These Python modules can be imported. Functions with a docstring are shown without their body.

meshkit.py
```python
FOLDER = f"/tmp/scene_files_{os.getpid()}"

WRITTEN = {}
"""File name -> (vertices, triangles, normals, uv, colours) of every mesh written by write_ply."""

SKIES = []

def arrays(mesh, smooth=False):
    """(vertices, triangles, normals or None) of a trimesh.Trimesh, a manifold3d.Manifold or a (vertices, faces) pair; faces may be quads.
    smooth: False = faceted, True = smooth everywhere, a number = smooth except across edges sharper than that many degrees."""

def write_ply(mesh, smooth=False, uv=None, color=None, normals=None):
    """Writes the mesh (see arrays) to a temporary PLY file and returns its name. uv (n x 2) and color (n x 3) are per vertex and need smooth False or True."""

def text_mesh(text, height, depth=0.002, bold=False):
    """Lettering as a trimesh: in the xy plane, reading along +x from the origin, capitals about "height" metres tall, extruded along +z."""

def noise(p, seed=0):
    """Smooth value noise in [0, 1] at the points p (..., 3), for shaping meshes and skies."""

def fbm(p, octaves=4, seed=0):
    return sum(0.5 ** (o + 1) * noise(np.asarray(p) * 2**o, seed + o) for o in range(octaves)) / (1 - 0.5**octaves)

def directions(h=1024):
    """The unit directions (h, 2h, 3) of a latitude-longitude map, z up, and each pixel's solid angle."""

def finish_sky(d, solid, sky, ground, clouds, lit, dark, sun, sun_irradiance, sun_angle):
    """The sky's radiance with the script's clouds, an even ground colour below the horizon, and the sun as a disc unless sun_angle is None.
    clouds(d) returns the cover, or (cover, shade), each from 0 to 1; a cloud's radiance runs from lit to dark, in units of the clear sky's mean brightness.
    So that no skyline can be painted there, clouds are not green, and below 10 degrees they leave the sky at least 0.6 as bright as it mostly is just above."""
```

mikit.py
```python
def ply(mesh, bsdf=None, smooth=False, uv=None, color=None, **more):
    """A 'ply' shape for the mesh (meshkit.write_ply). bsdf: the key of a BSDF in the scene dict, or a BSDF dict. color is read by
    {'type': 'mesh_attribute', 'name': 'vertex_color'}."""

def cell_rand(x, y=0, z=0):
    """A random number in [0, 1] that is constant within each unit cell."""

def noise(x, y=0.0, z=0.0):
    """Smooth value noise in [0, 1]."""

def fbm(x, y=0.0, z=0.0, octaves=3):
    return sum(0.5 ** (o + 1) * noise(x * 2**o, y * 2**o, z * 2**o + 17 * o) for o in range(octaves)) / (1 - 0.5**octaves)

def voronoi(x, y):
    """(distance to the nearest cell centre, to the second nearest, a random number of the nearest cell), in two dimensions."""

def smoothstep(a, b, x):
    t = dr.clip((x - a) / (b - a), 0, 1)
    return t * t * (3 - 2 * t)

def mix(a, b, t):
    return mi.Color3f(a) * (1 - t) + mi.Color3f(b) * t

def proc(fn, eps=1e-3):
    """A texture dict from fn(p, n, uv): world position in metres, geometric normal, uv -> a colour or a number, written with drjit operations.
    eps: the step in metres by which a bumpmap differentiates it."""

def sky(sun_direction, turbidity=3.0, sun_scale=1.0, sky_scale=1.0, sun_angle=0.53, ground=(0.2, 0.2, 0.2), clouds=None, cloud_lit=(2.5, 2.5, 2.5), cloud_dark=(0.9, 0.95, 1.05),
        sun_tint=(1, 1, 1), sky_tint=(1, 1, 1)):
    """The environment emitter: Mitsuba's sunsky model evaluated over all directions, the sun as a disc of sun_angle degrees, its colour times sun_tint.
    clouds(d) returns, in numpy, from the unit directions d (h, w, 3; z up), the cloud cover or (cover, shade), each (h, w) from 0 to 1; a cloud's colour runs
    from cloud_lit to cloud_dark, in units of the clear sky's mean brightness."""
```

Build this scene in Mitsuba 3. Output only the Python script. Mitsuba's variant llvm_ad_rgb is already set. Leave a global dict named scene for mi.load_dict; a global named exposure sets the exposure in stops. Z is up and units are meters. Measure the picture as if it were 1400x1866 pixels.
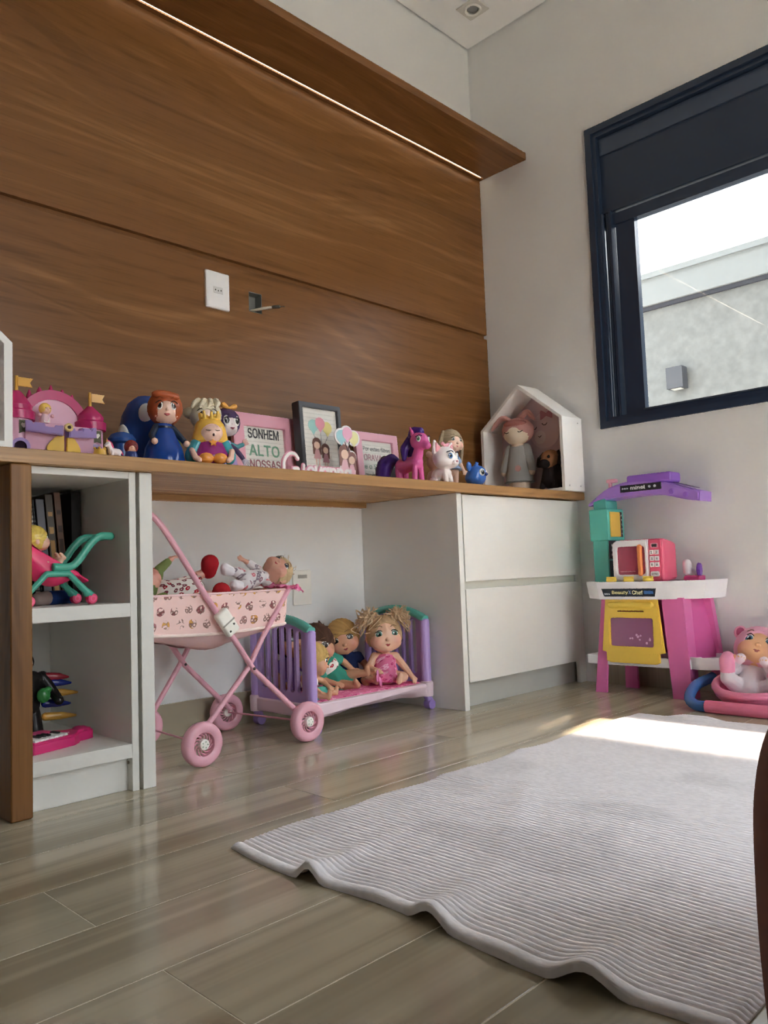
import math, random
import numpy as np, trimesh, manifold3d as m3, drjit as dr
import mitsuba as mi
import mikit, meshkit
from mikit import noise, fbm, voronoi, cell_rand, smoothstep, mix
from shapely.geometry import Polygon, Point, LineString, box as sbox
from shapely.ops import unary_union

T = mi.ScalarTransform4f
scene, labels = {}, {}

# ------------------------------------------------------------------ camera, sky, exposure
_y, _p, _r = np.radians([44.9039, 4.0641, -2.0871])
CAM = np.array([-2.8081, -2.1443, 0.4764])
FWD = np.array([math.cos(_y)*math.cos(_p), math.sin(_y)*math.cos(_p), math.sin(_p)])
_rt = np.array([math.sin(_y), -math.cos(_y), 0.0])
_up = np.cross(_rt, FWD)
UP = -_rt*math.sin(_r) + _up*math.cos(_r)
scene['camera'] = {'type': 'perspective', 'fov': 2*math.degrees(math.atan(700/1440.8173)), 'fov_axis': 'x',
                   'near_clip': 0.02, 'far_clip': 200.0,
                   'to_world': T().look_at(origin=CAM.tolist(), target=(CAM+FWD).tolist(), up=UP.tolist())}
exposure = 4.38
def cloud_cover(d):
    c = meshkit.fbm(d*np.array([2.2, 2.2, 4.0]) + 5.0, 4)
    return np.clip(0.93 + 0.5*(c-0.5), 0, 1), np.clip((c-0.55)*1.2, 0, 1)*0.5
scene['sky'] = mikit.sky((1.0, 0.17, 1.62), turbidity=4.0, sun_scale=0.75, sky_scale=1.0, sun_angle=1.6, ground=(0.35, 0.34, 0.32),
                         clouds=cloud_cover, cloud_lit=(2.6, 2.71, 2.76), cloud_dark=(1.85, 1.95, 2.03))

# ------------------------------------------------------------------ materials
def lin(c):
    c = np.asarray(c, float)/255.0
    return np.where(c <= 0.04045, c/12.92, ((c+0.055)/1.055)**2.4)
def L(*c): return [float(x) for x in lin(c)]
VC = {'type': 'mesh_attribute', 'name': 'vertex_color'}
def principled(base, rough, spec=0.5, **k):
    return {'type': 'twosided', 'b': {'type': 'principled', 'base_color': base, 'roughness': rough, 'specular': spec, **k}}
scene['mat_matte'] = principled(VC, 0.85, 0.3)
scene['mat_satin'] = principled(VC, 0.38, 0.4)
scene['mat_plastic'] = principled(VC, 0.27, 0.5)
scene['mat_gloss'] = principled(VC, 0.12, 0.5)
scene['mat_fabric'] = principled(VC, 0.95, 0.15, sheen=0.4)
scene['mat_metal'] = principled(VC, 0.3, 0.5, metallic=0.9)
scene['mat_glass'] = {'type': 'thindielectric', 'int_ior': 1.5}

def wood_color(a, b, dark, mid, light):
    """a along the grain, b across it, in metres"""
    g = b*3.2 + 1.3*fbm(a*0.9, b*2.2, 3.0, 2)
    ring = noise(g*8.0, 0.7) * 0.6 + noise(g*23.0, 2.7)*0.4
    streak = fbm(a*2.5, b*60.0, 1.0, 3)
    pore = noise(a*14.0, b*420.0, 5.0)
    t = dr.clip(0.62*ring + 0.55*(streak-0.5) + 0.22, 0, 1)
    c = mix(mi.Color3f(dark), mi.Color3f(mid), smoothstep(0.0, 0.5, t))
    c = mix(c, mi.Color3f(light), smoothstep(0.5, 0.95, t))
    return c * (1.0 - 0.10*smoothstep(0.62, 0.9, pore) - 0.14*smoothstep(0.42, 0.5, dr.abs(noise(g*10.0, 9.1)-0.5)*0.0 + noise(g*17.0, 4.4)*0.62)*smoothstep(0.35, 0.6, noise(a*2, b*9, 2.0)))
WD, WM, WL = L(94, 61, 33), L(122, 83, 48), L(148, 107, 67)
scene['mat_wood'] = principled(mikit.proc(lambda p, n, uv: wood_color(p.x, p.z + p.y, WD, WM, WL)), 0.34, 0.32)
CD, CM, CL = L(124, 88, 50), L(162, 121, 75), L(194, 152, 102)
scene['mat_counter'] = principled(mikit.proc(lambda p, n, uv: wood_color(p.x, p.z*1.6 + p.y + 7.0, CD, CM, CL)), 0.36, 0.45)
scene['mat_pillar'] = principled(mikit.proc(lambda p, n, uv: wood_color(p.z, p.x*1.5 + p.y + 3.0, L(84, 52, 22), L(122, 82, 42), L(156, 112, 62))), 0.4, 0.3)
PW = 0.18; PY0 = -0.696; PLEN = 1.2
def floor_color(p, n, uv):
    row = dr.floor((p.y - PY0)/PW); odd = row - 2*dr.floor(row/2)
    col = dr.floor((p.x + 2.306 + 0.6*odd)/PLEN)
    k = cell_rand(row, col, 4)
    g = (p.y*16.0 + k*31.0) + 1.1*fbm(p.x*1.1 + k*9, p.y*5.0, k*13, 3)
    s = noise(g, k*7)*0.55 + noise(g*3.1, k*3)*0.3 + noise(p.x*3, p.y*170.0, 2.0)*0.15
    c = mix(mi.Color3f(L(142, 130, 108)), mi.Color3f(L(174, 164, 142)), smoothstep(0.22, 0.74, s))
    c = mix(c, mi.Color3f(L(152, 154, 138)), 0.45*k)
    fine = smoothstep(0.68, 0.82, noise(p.x*1.6 + 2.0*k, p.y*42.0 + 1.2*noise(p.x*2.0, p.y*6.0), k*5))
    return c*(1.0 - 0.14*fine)
scene['mat_floor'] = principled(mikit.proc(floor_color), 0.15, 0.6)
scene['mat_rug'] = principled(mikit.proc(lambda p, n, uv: mix(mi.Color3f(L(229, 227, 231)), mi.Color3f(L(239, 237, 241)), smoothstep(0.3, 0.7, noise(p.x*300, p.y*120, 1.0)*.4+.3)) * (1 - 0.10*smoothstep(0.5, 0.75, fbm(p.x*7, p.y*5, 2.0, 2)))), 0.95, 0.1, sheen=0.3)
scene['mat_stucco'] = principled(mikit.proc(lambda p, n, uv: mix(mi.Color3f(L(106, 110, 111)), mi.Color3f(L(124, 128, 129)), fbm(p.y*26, p.z*26, p.x, 3))), 0.95, 0.1)

# ------------------------------------------------------------------ mesh kit
def tm(x):
    if isinstance(x, trimesh.Trimesh): return x
    m = x.to_mesh()
    return trimesh.Trimesh(np.asarray(m.vert_properties[:, :3], float), np.asarray(m.tri_verts), process=False)
def mf(t):
    if isinstance(t, m3.Manifold): return t
    return m3.Manifold(m3.Mesh(vert_properties=np.asarray(t.vertices, np.float32), tri_verts=np.asarray(t.faces, np.uint32)))
def cat(*ms): return trimesh.util.concatenate([tm(m) for m in ms])
def numbered(key):
    if key not in scene and key not in labels: return key
    k = 1
    while f'{key}_{k:03d}' in scene or f'{key}_{k:03d}' in labels: k += 1
    return f'{key}_{k:03d}'
WHITE = (226, 225, 220)
def paint(col, v):
    if callable(col): c = np.asarray(col(v), float)
    else: c = np.tile(np.asarray(col, float), (len(v), 1))
    c = lin(c); g_ = c@np.array([.2126, .7152, .0722])
    return c*.86 + .14*g_[:, None]
def add(key, mesh, mat='mat_plastic', col=WHITE, smooth=35, **more):
    key = numbered(key)
    mesh = tm(mesh)
    v, f, n = meshkit.arrays(mesh, smooth)
    c = paint(col, v) if mat in VERTEX_MATS else None
    path = meshkit.write_ply((v, f), False, color=c, normals=n)
    scene[key] = {'type': 'ply', 'filename': path, 'face_normals': n is None, 'bsdf': {'type': 'ref', 'id': mat}, **more}
    return key
VERTEX_MATS = {'mat_matte', 'mat_satin', 'mat_plastic', 'mat_gloss', 'mat_fabric', 'mat_metal'}
def thing(name, label, cat_, group=None):
    key = numbered(name)
    labels[key] = {'label': label, 'category': cat_}
    if group: labels[key]['group'] = group
    return key
def part(parent, name, mesh, mat='mat_plastic', col=WHITE, smooth=35, label=None, **more):
    k = add(f'{parent}__{name}', mesh, mat, col, smooth, **more)
    if label: labels[k] = {'label': label}
    return k
def single(name, label, cat_, mesh, mat='mat_plastic', col=WHITE, smooth=35, group=None):
    k = add(name, mesh, mat, col, smooth)
    labels[k] = {'label': label, 'category': cat_}
    if group: labels[k]['group'] = group
    return k
def struct(name, mesh=None, mat='mat_matte', col=WHITE, smooth=35, label=None, cat_=None):
    k = add(name, mesh, mat, col, smooth) if mesh is not None else name
    labels[k] = {'kind': 'structure'}
    if label: labels[k]['label'] = label
    if cat_: labels[k]['category'] = cat_
    return k
def bx(x0, x1, y0, y1, z0, z1, c=0.0015):
    """box with chamfered edges"""
    if c <= 0: 
        b = trimesh.creation.box((x1-x0, y1-y0, z1-z0)); b.apply_translation(((x0+x1)/2, (y0+y1)/2, (z0+z1)/2)); return b
    pts = []
    for k in range(3):
        for sx in (0, 1):
            for sy in (0, 1):
                for sz in (0, 1):
                    q = [c, c, c]; q[k] = 0
                    pts.append((x0+q[0] if sx == 0 else x1-q[0], y0+q[1] if sy == 0 else y1-q[1], z0+q[2] if sz == 0 else z1-q[2]))
    return tm(m3.Manifold.hull_points(np.array(pts)))
def sph(c, r, seg=20):
    s = m3.Manifold.sphere(1.0, seg)
    r = (r, r, r) if np.isscalar(r) else r
    return s.scale(r).translate([float(x) for x in c])
def hull(*ms): return m3.Manifold.batch_hull(list(ms))
def rbox(x0, x1, y0, y1, z0, z1, r, seg=12):
    return hull(*[sph((x, y, z), r, seg) for x in (x0+r, x1-r) for y in (y0+r, y1-r) for z in (z0+r, z1-r)])
def bone(a, b, ra, rb, seg=14): return hull(sph(a, ra, seg), sph(b, rb, seg))
def chain(pts, radii, seg=10):
    radii = [radii]*len(pts) if np.isscalar(radii) else radii
    if len(pts) == 1: return sph(pts[0], radii[0], seg)
    return m3.Manifold.batch_boolean([bone(pts[i], pts[i+1], radii[i], radii[i+1], seg) for i in range(len(pts)-1)], m3.OpType.Add)
def union(*ms): return m3.Manifold.batch_boolean(list(ms), m3.OpType.Add)
def curve(pts, n=24):
    """Catmull-Rom through the points"""
    p = np.asarray(pts, float); p = np.vstack([2*p[0]-p[1], p, 2*p[-1]-p[-2]])
    out = []
    for i in range(1, len(p)-2):
        for t in np.linspace(0, 1, n, endpoint=False):
            a, b, c, d = p[i-1], p[i], p[i+1], p[i+2]
            out.append(0.5*(2*b + (c-a)*t + (2*a-5*b+4*c-d)*t*t + (-a+3*b-3*c+d)*t**3))
    out.append(p[-2]); return np.array(out)
def tube(pts, r, sides=12, closed=False, flat=None):
    """swept round (or flattened) tube with caps"""
    p = np.asarray(pts, float); n = len(p)
    t = (np.roll(p, -1, 0) - np.roll(p, 1, 0)) if closed else np.gradient(p, axis=0)
    t /= np.linalg.norm(t, axis=1, keepdims=True)+1e-12
    a = np.cross(t[0], [0, 0, 1.0]); a = a if np.linalg.norm(a) > 0.1 else np.cross(t[0], [1.0, 0, 0]); a /= np.linalg.norm(a)
    A = []
    for i in range(n):
        a = a - t[i]*(a@t[i]); a /= np.linalg.norm(a); A.append(a)
    A = np.array(A); B = np.cross(t, A)
    ang = np.arange(sides)*2*np.pi/sides
    rr = np.broadcast_to(np.asarray(r, float), (n,))[:, None, None]
    fa, fb = flat or (1, 1)
    v = (p[:, None] + rr*(fa*np.cos(ang)[None, :, None]*A[:, None] + fb*np.sin(ang)[None, :, None]*B[:, None])).reshape(-1, 3)
    m = n if closed else n-1
    i, j = np.meshgrid(np.arange(m), np.arange(sides), indexing='ij')
    i2, j2 = (i+1) % n, (j+1) % sides
    q = np.stack([i*sides+j, i*sides+j2, i2*sides+j2, i2*sides+j], -1).reshape(-1, 4)
    f = np.vstack([q[:, [0, 1, 2]], q[:, [0, 2, 3]]])
    if not closed:
        k = len(v); v = np.vstack([v, p[:1], p[-1:]]); jj = np.arange(sides)
        f = np.vstack([f, np.stack([np.full(sides, k), (jj+1) % sides, jj], 1), np.stack([np.full(sides, k+1), (n-1)*sides+jj, (n-1)*sides+(jj+1) % sides], 1)])
    me = trimesh.Trimesh(v, f, process=False)
    if me.volume < 0: me.invert()
    return me
def lathe(profile, seg=32, c=(0, 0, 0)):
    me = trimesh.creation.revolve(np.asarray(profile, float), sections=seg)
    if me.volume < 0: me.invert()
    me.apply_translation(c); return me
def frame(o, x, z):
    """4x4 with the local x axis along x and the local z axis near z"""
    x = np.asarray(x, float); x /= np.linalg.norm(x); z = np.asarray(z, float); z = z - x*(x@z); z /= np.linalg.norm(z)
    M = np.eye(4); M[:3, 0], M[:3, 1], M[:3, 2], M[:3, 3] = x, np.cross(z, x), z, o
    return M
def at(mesh, M):
    me = tm(mesh).copy(); me.apply_transform(M); return me
def ext(poly, h):
    polys = getattr(poly, 'geoms', [poly])
    return trimesh.util.concatenate([trimesh.creation.extrude_polygon(g, h, engine='earcut') for g in polys if g.area > 1e-10])
def bevel_ext(poly, h, c=0.002):
    """extrusion with a chamfered front (z = h) edge"""
    a = ext(poly, h-c)
    inner = poly.buffer(-c)
    b = ext(inner, h) if not inner.is_empty else a
    return cat(a, b)
def stand(o, xdir, normal_up=(0, 0, 1)):
    """local x along xdir, local y up, local z towards the viewer: for upright prints and plates"""
    x = np.asarray(xdir, float); x /= np.linalg.norm(x); y = np.asarray(normal_up, float); y = y - x*(x@y); y /= np.linalg.norm(y)
    M = np.eye(4); M[:3, 0], M[:3, 1], M[:3, 2], M[:3, 3] = x, y, np.cross(x, y), o
    return M
def text(s, h, depth=0.001, bold=True, width=None):
    t = meshkit.text_mesh(s, h, depth, bold)
    if width: 
        k = width/(t.bounds[1][0]-t.bounds[0][0]); t.apply_scale([k, 1, 1])
    t.apply_translation([-t.bounds[0][0], 0, 0]); return t

# ------------------------------------------------------------------ the room
H = 2.848; X0, Y0 = -3.9, -3.6
WZ0, WZ1, WY0, WY1 = 0.992, 2.212, -0.578, -3.2      # window opening
wallc = (216, 217, 216)
struct('wall_back', bx(X0-.15, 0.16, 0, .15, -.02, 3.0, 0), col=wallc)
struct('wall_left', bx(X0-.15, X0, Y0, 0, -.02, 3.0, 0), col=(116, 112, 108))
DX0, DX1, DZ1 = -2.3, -.8, 2.3                        # glazed balcony door in the wall behind the camera
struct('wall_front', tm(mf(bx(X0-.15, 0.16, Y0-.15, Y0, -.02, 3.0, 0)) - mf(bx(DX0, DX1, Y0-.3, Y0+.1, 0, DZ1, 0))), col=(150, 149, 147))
struct('wall_right', tm(mf(bx(0, .16, Y0, 0, -.02, 3.0, 0)) - mf(bx(-.1, .3, WY1+.012, WY0-.012, WZ0+.012, WZ1-.012, 0))), col=wallc)
struct('ceiling', cat(bx(X0, -.010, Y0, -.010, H, H+.03, 0), bx(X0-.1, .1, Y0-.1, .1, H+.045, H+.1, 0)), col=(236, 235, 233))
struct('floor', bx(X0, 0, Y0, 0, -.03, -.0007, 0), 'mat_matte', (206, 198, 178), smooth=False)
g = .0014
r0, r1 = math.floor((Y0-PY0)/PW), math.floor((-.001-PY0)/PW)
for r in range(r0, r1+1):
    odd = r - 2*math.floor(r/2)
    for c in range(-2, 3):
        xa = -2.306 - 0.6*odd + c*PLEN; xb = xa + PLEN
        ya, yb = PY0 + r*PW, PY0 + (r+1)*PW
        xa, xb, ya, yb = max(xa, X0), min(xb, 0), max(ya, Y0), min(yb, 0)
        if xb-xa < .02 or yb-ya < .004: continue
        part('floor', 'plank', bx(xa+g*.6, xb-g*.6, ya+g, yb-g, -.004, 0, .0004), 'mat_floor')
# baseboards
struct('baseboard_back', bx(-1.89, -.80, -.012, 0, 0, .10, .001), 'mat_floor')
struct('baseboard_right', bx(-.012, 0, Y0, -.50, 0, .10, .001), 'mat_floor')

# downlight in the ceiling corner
t = thing('downlight', 'square white recessed downlight in the ceiling near the corner', 'downlight')
cx, cy = -.205, -.195
tr = ext(sbox(-.05, -.05, .05, .05).difference(Point(0, 0).buffer(.034)), .006)
part(t, 'trim', at(tr, np.array([[1, 0, 0, cx], [0, 1, 0, cy], [0, 0, 1, H-.006], [0, 0, 0, 1.]])), 'mat_satin', (208, 205, 196))
part(t, 'ring', lathe([(.026, -.004), (.033, -.009), (.037, -.004), (.037, .002), (.026, .002)], 40, (cx, cy, H-.004)), 'mat_satin', (225, 222, 214))
part(t, 'lamp', lathe([(0, -.003), (.012, -.004), (.022, -.001), (.026, .001), (.026, .0015), (0, .0015)], 32, (cx, cy, H-.003)), 'mat_metal', (150, 150, 150))

# ------------------------------------------------------------------ window
NAVY = (36, 52, 74)
w = struct('window_1')
def yz(poly, x0, x1, mat='mat_plastic', col=NAVY, name='frame', c=.0015, label=None):
    """polygon given in (y, z), extruded from x0 to x1"""
    e = ext(poly, x1-x0)
    M = np.array([[0, 0, 1, x0], [1, 0, 0, 0], [0, 1, 0, 0], [0, 0, 0, 1.]])
    return part(w, name, at(e, M), mat, col, label=label)
def ring(y0, y1, z0, z1, t_): return sbox(y1, z0, y0, z1).difference(sbox(y1+t_, z0+t_, y0-t_, z1-t_))
yz(ring(WY0, WY1, WZ0, WZ1, .026), -.012, .0, name='trim')
yz(ring(WY0-.012, WY1+.012, WZ0+.012, WZ1-.012, .03), 0., .12, name='frame')
ZB = 1.862
yz(sbox(WY1+.03, ZB, WY0-.03, WZ1-.03), .028, .11, name='shutter_box')
yz(sbox(WY1+.045, WZ1-.115, WY0-.045, WZ1-.045), .020, .03, name='box_panel', col=(56, 72, 94))
yz(sbox(WY1+.03, ZB-.006, WY0-.03, ZB+.006), .018, .03, name='box_rail')
yz(sbox(WY1+.03, ZB-.058, WY0-.03, ZB-.014), .03, .06, name='head_rail')
for k, yy in enumerate((WY0-.044, WY0-.062)):
    part(w, 'shutter_guide', tube([(.012+.012*k, yy, WZ0+.03), (.012+.012*k, yy, ZB-.01)], .009, 12), 'mat_gloss', NAVY)
yz(sbox(WY0-.082, WZ0+.03, WY0-.072, ZB), .012, .06, name='guide_rail')
def sash(ya, yb, x0):
    s = sbox(yb, WZ0+.034, ya, ZB-.016)
    k = yz(s.difference(sbox(yb+.052, WZ0+.062, ya-.078, ZB-.058)), x0, x0+.03, name='sash')
    add(k+'__glass', bx(x0+.014, x0+.016, yb+.048, ya-.074, WZ0+.058, ZB-.054, 0), 'mat_glass', smooth=False) if False else None
    gl = trimesh.Trimesh([(x0+.015, yb+.048, WZ0+.058), (x0+.015, ya-.074, WZ0+.058), (x0+.015, ya-.074, ZB-.054), (x0+.015, yb+.048, ZB-.054)], [(0, 1, 2), (0, 2, 3)], process=False)
    part(k, 'glass', gl, 'mat_glass', smooth=False)
    part(k, 'bead', bx(x0-.002, x0+.004, yb+.05, ya-.07, WZ0+.054, WZ0+.062, .001), 'mat_plastic', (60, 72, 88))
sash(WY0-.09, -1.90, .036)
sash(-1.84, WY1+.03, .072)

# balcony door behind the camera
dd = struct('door_1')
for a, b in ((DX0, DX0+.05), ((DX0+DX1)/2-.04, (DX0+DX1)/2+.04), (DX1-.05, DX1)):
    part(dd, 'stile', bx(a, b, Y0-.10, Y0-.02, 0, DZ1), 'mat_plastic', NAVY)
for a, b in ((0, .06), (DZ1-.06, DZ1)):
    part(dd, 'rail', bx(DX0+.05, DX1-.05, Y0-.10, Y0-.02, a, b), 'mat_plastic', NAVY)
for a, b in ((DX0+.05, (DX0+DX1)/2-.04), ((DX0+DX1)/2+.04, DX1-.05)):
    part(dd, 'glass', trimesh.Trimesh([(a, Y0-.06, .06), (b, Y0-.06, .06), (b, Y0-.06, DZ1-.06), (a, Y0-.06, DZ1-.06)], [(0, 1, 2), (0, 2, 3)], process=False), 'mat_glass', smooth=False)

# ------------------------------------------------------------------ outside
struct('boundary_wall', bx(2.0, 2.2, -9, 6, -.2, 2.075, 0), 'mat_stucco', label='pale stucco boundary wall outside the window', cat_='wall')
struct('boundary_wall_coping', cat(bx(1.955, 2.22, -9, 6, 2.10, 2.27, 0), bx(1.94, 2.24, -9, 6, 2.27, 2.305, 0)), 'mat_matte', (124, 131, 134))
struct('boundary_wall_joint', bx(1.975, 2.2, -9, 6, 2.075, 2.10, 0), 'mat_matte', (62, 66, 76))
struct('ground', cat(bx(.16, 2.0, -9, 6, -.3, -.2, 0), bx(-12, 2.0, -14, Y0-.15, -.3, -.2, 0)), 'mat_matte', (200, 198, 192))
struct('roof_eave', cat(bx(0.0, 1.02, -6, 3, 3.09, 3.25, 0), bx(0, .16, Y0, 0, 2.99, 3.1, 0)), 'mat_matte', (225, 224, 220))
t = thing('wall_lamp', 'dark grey box shaped lamp on the stucco wall outside the window', 'wall lamp')
part(t, 'body', bx(1.915, 1.99, -.075, .03, 1.525, 1.66, .002), 'mat_satin', (60, 65, 73))
part(t, 'back_plate', bx(1.99, 2.0, -.06, .015, 1.54, 1.645, .001), 'mat_satin', (80, 84, 92))
part(t, 'lens', bx(1.93, 1.975, -.055, .01, 1.522, 1.5255, 0), 'mat_satin', (200, 200, 195))

# ------------------------------------------------------------------ wood wall, shelf, counter
PYF = -.0387
t = struct('wall_back_panelling', None, label='wood veneer wall panelling of wide boards with a dark groove', cat_='wall panelling')
gz = 1.4873
part(t, 'panel', bx(X0, -.003, PYF, -.008, gz+.0095, 2.2102, .001), 'mat_wood')
low = mf(bx(X0, -.003, PYF, -.008, .752, gz-.0095, .001)) - mf(bx(-1.293, -1.24, -.1, .1, 1.340, 1.408, 0))
part(t, 'panel', tm(low), 'mat_wood')
part(t, 'groove_back', bx(X0, -.004, -.022, -.006, gz-.03, gz+.03, 0), 'mat_wood')
# shelf above with recessed light strip
t = thing('wall_shelf', 'long wooden shelf high on the panelled wall with a glowing strip underneath', 'shelf')
sh = mf(bx(X0, -.0005, -.2902, 0, 2.2102, 2.2417, .0012)) - mf(bx(X0-.1, -.012, -.0665, -.0565, 2.19, 2.2212, 0))
part(t, 'board', tm(sh), 'mat_wood')
ls = part(t, 'light_strip', bx(X0+.01, -.02, -.0640, -.0575, 2.2145, 2.2205, 0), 'mat_matte', (240, 230, 200), smooth=False)
scene[ls]['emitter'] = {'type': 'area', 'radiance': {'type': 'rgb', 'value': [0.20, 0.175, 0.125]}}
dots = [bx(x, x+.0035, -.0622, -.0592, 2.2136, 2.2146, 0) for x in np.arange(X0+.02, -.03, .0125)]
dk = part(t, 'light_diodes', cat(*dots), 'mat_matte', (255, 240, 200), smooth=False)
labels[dk] = {'kind': 'stuff', 'label': 'row of tiny diodes on the strip'}
scene[dk]['emitter'] = {'type': 'area', 'radiance': {'type': 'rgb', 'value': [0.9, 0.8, 0.6]}}
CZ, CT, CD_ = .75, .0307, .4849
t = thing('desk_counter', 'long light wood counter along the panelled wall holding the toys', 'counter')
part(t, 'top', bx(X0, -.001, -CD_, PYF, CZ-CT, CZ, .0012), 'mat_counter')
part(t, 'back_rail', bx(-1.887, -.777, -.03, 0, CZ-.048, CZ, .001), 'mat_counter')

# ------------------------------------------------------------------ cabinets
WH = (216, 215, 209)
t = thing('drawer_cabinet', 'white two drawer cabinet under the right end of the counter', 'cabinet')
xa = -.7766; FY = -.463; ZT = CZ-CT-.001
part(t, 'side_panel', bx(xa, xa+.0245, FY, 0, 0, ZT, .001), 'mat_satin', WH)
part(t, 'carcass', bx(xa+.0245, -.05, FY+.03, -.005, .09, ZT, .001), 'mat_satin', (205, 203, 196))
part(t, 'drawer', bx(xa+.030, -.047, FY, FY+.02, .422, ZT-.004, .001), 'mat_satin', WH)
part(t, 'drawer', bx(xa+.030, -.047, FY, FY+.02, .088, .396, .001), 'mat_satin', WH)
part(t, 'grip_rail', bx(xa+.0245, -.047, FY+.018, FY+.032, .392, .426, .001), 'mat_satin', (196, 196, 184))
part(t, 'kick_board', bx(xa+.0245, -.02, FY+.045, FY+.06, 0, .088, .001), 'mat_satin', (176, 176, 168))
part(t, 'filler', bx(-.045, -.001, FY+.012, FY+.03, 0, ZT, .001), 'mat_satin', (214, 213, 208))

t = thing('bookcase', 'white open bookcase with two compartments under the left of the counter', 'bookcase')
xl, xr = -2.167, -1.943
part(t, 'side_panel', bx(xr, xr+.017, FY+.004, 0, 0, ZT, .001), 'mat_satin', WH)
part(t, 'side_panel', bx(xl-.016, xl, FY+.004, 0, 0, ZT, .001), 'mat_satin', WH)
part(t, 'top_board', bx(xl, xr, FY+.004, 0, .702, ZT, .001), 'mat_satin', WH)
part(t, 'shelf', bx(xl, xr, FY+.004, 0, .388, .419, .001), 'mat_satin', WH)
part(t, 'shelf', bx(xl, xr, FY+.004, 0, .074, .105, .001), 'mat_satin', WH)
part(t, 'back_panel', bx(xl, xr, -.012, -.001, .1, .705, 0), 'mat_satin', WH)
part(t, 'kick_board', bx(xl, xr, FY+.026, FY+.04, 0, .074, .001), 'mat_satin', WH)
part(t, 'shelf_screw', lathe([(0, 0), (.0035, 0), (.0035, .002), (0, .002)], 12, (0, 0, 0)).apply_transform(frame((xr-.001, FY+.020, .062), (0, 0, 1), (-1, 0, 0))), 'mat_metal', (120, 110, 95))
t = single('support_panel', 'narrow white upright panel holding the counter beside the bookcase', 'panel', bx(-1.9196, -1.8877, -.4638, -.002, 0, ZT, .001), 'mat_satin', WH)
t = thing('end_panel', 'tall wooden end panel at the left edge of the bookcase', 'panel')

E_ = union(rbox(-2.2125, -2.1685, -.482, -.462, .0005, ZT, .004), rbox(-2.2125, -2.1845, -.474, -.002, .0005, ZT, .004))
part(t, 'board', E_, 'mat_pillar')

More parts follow.
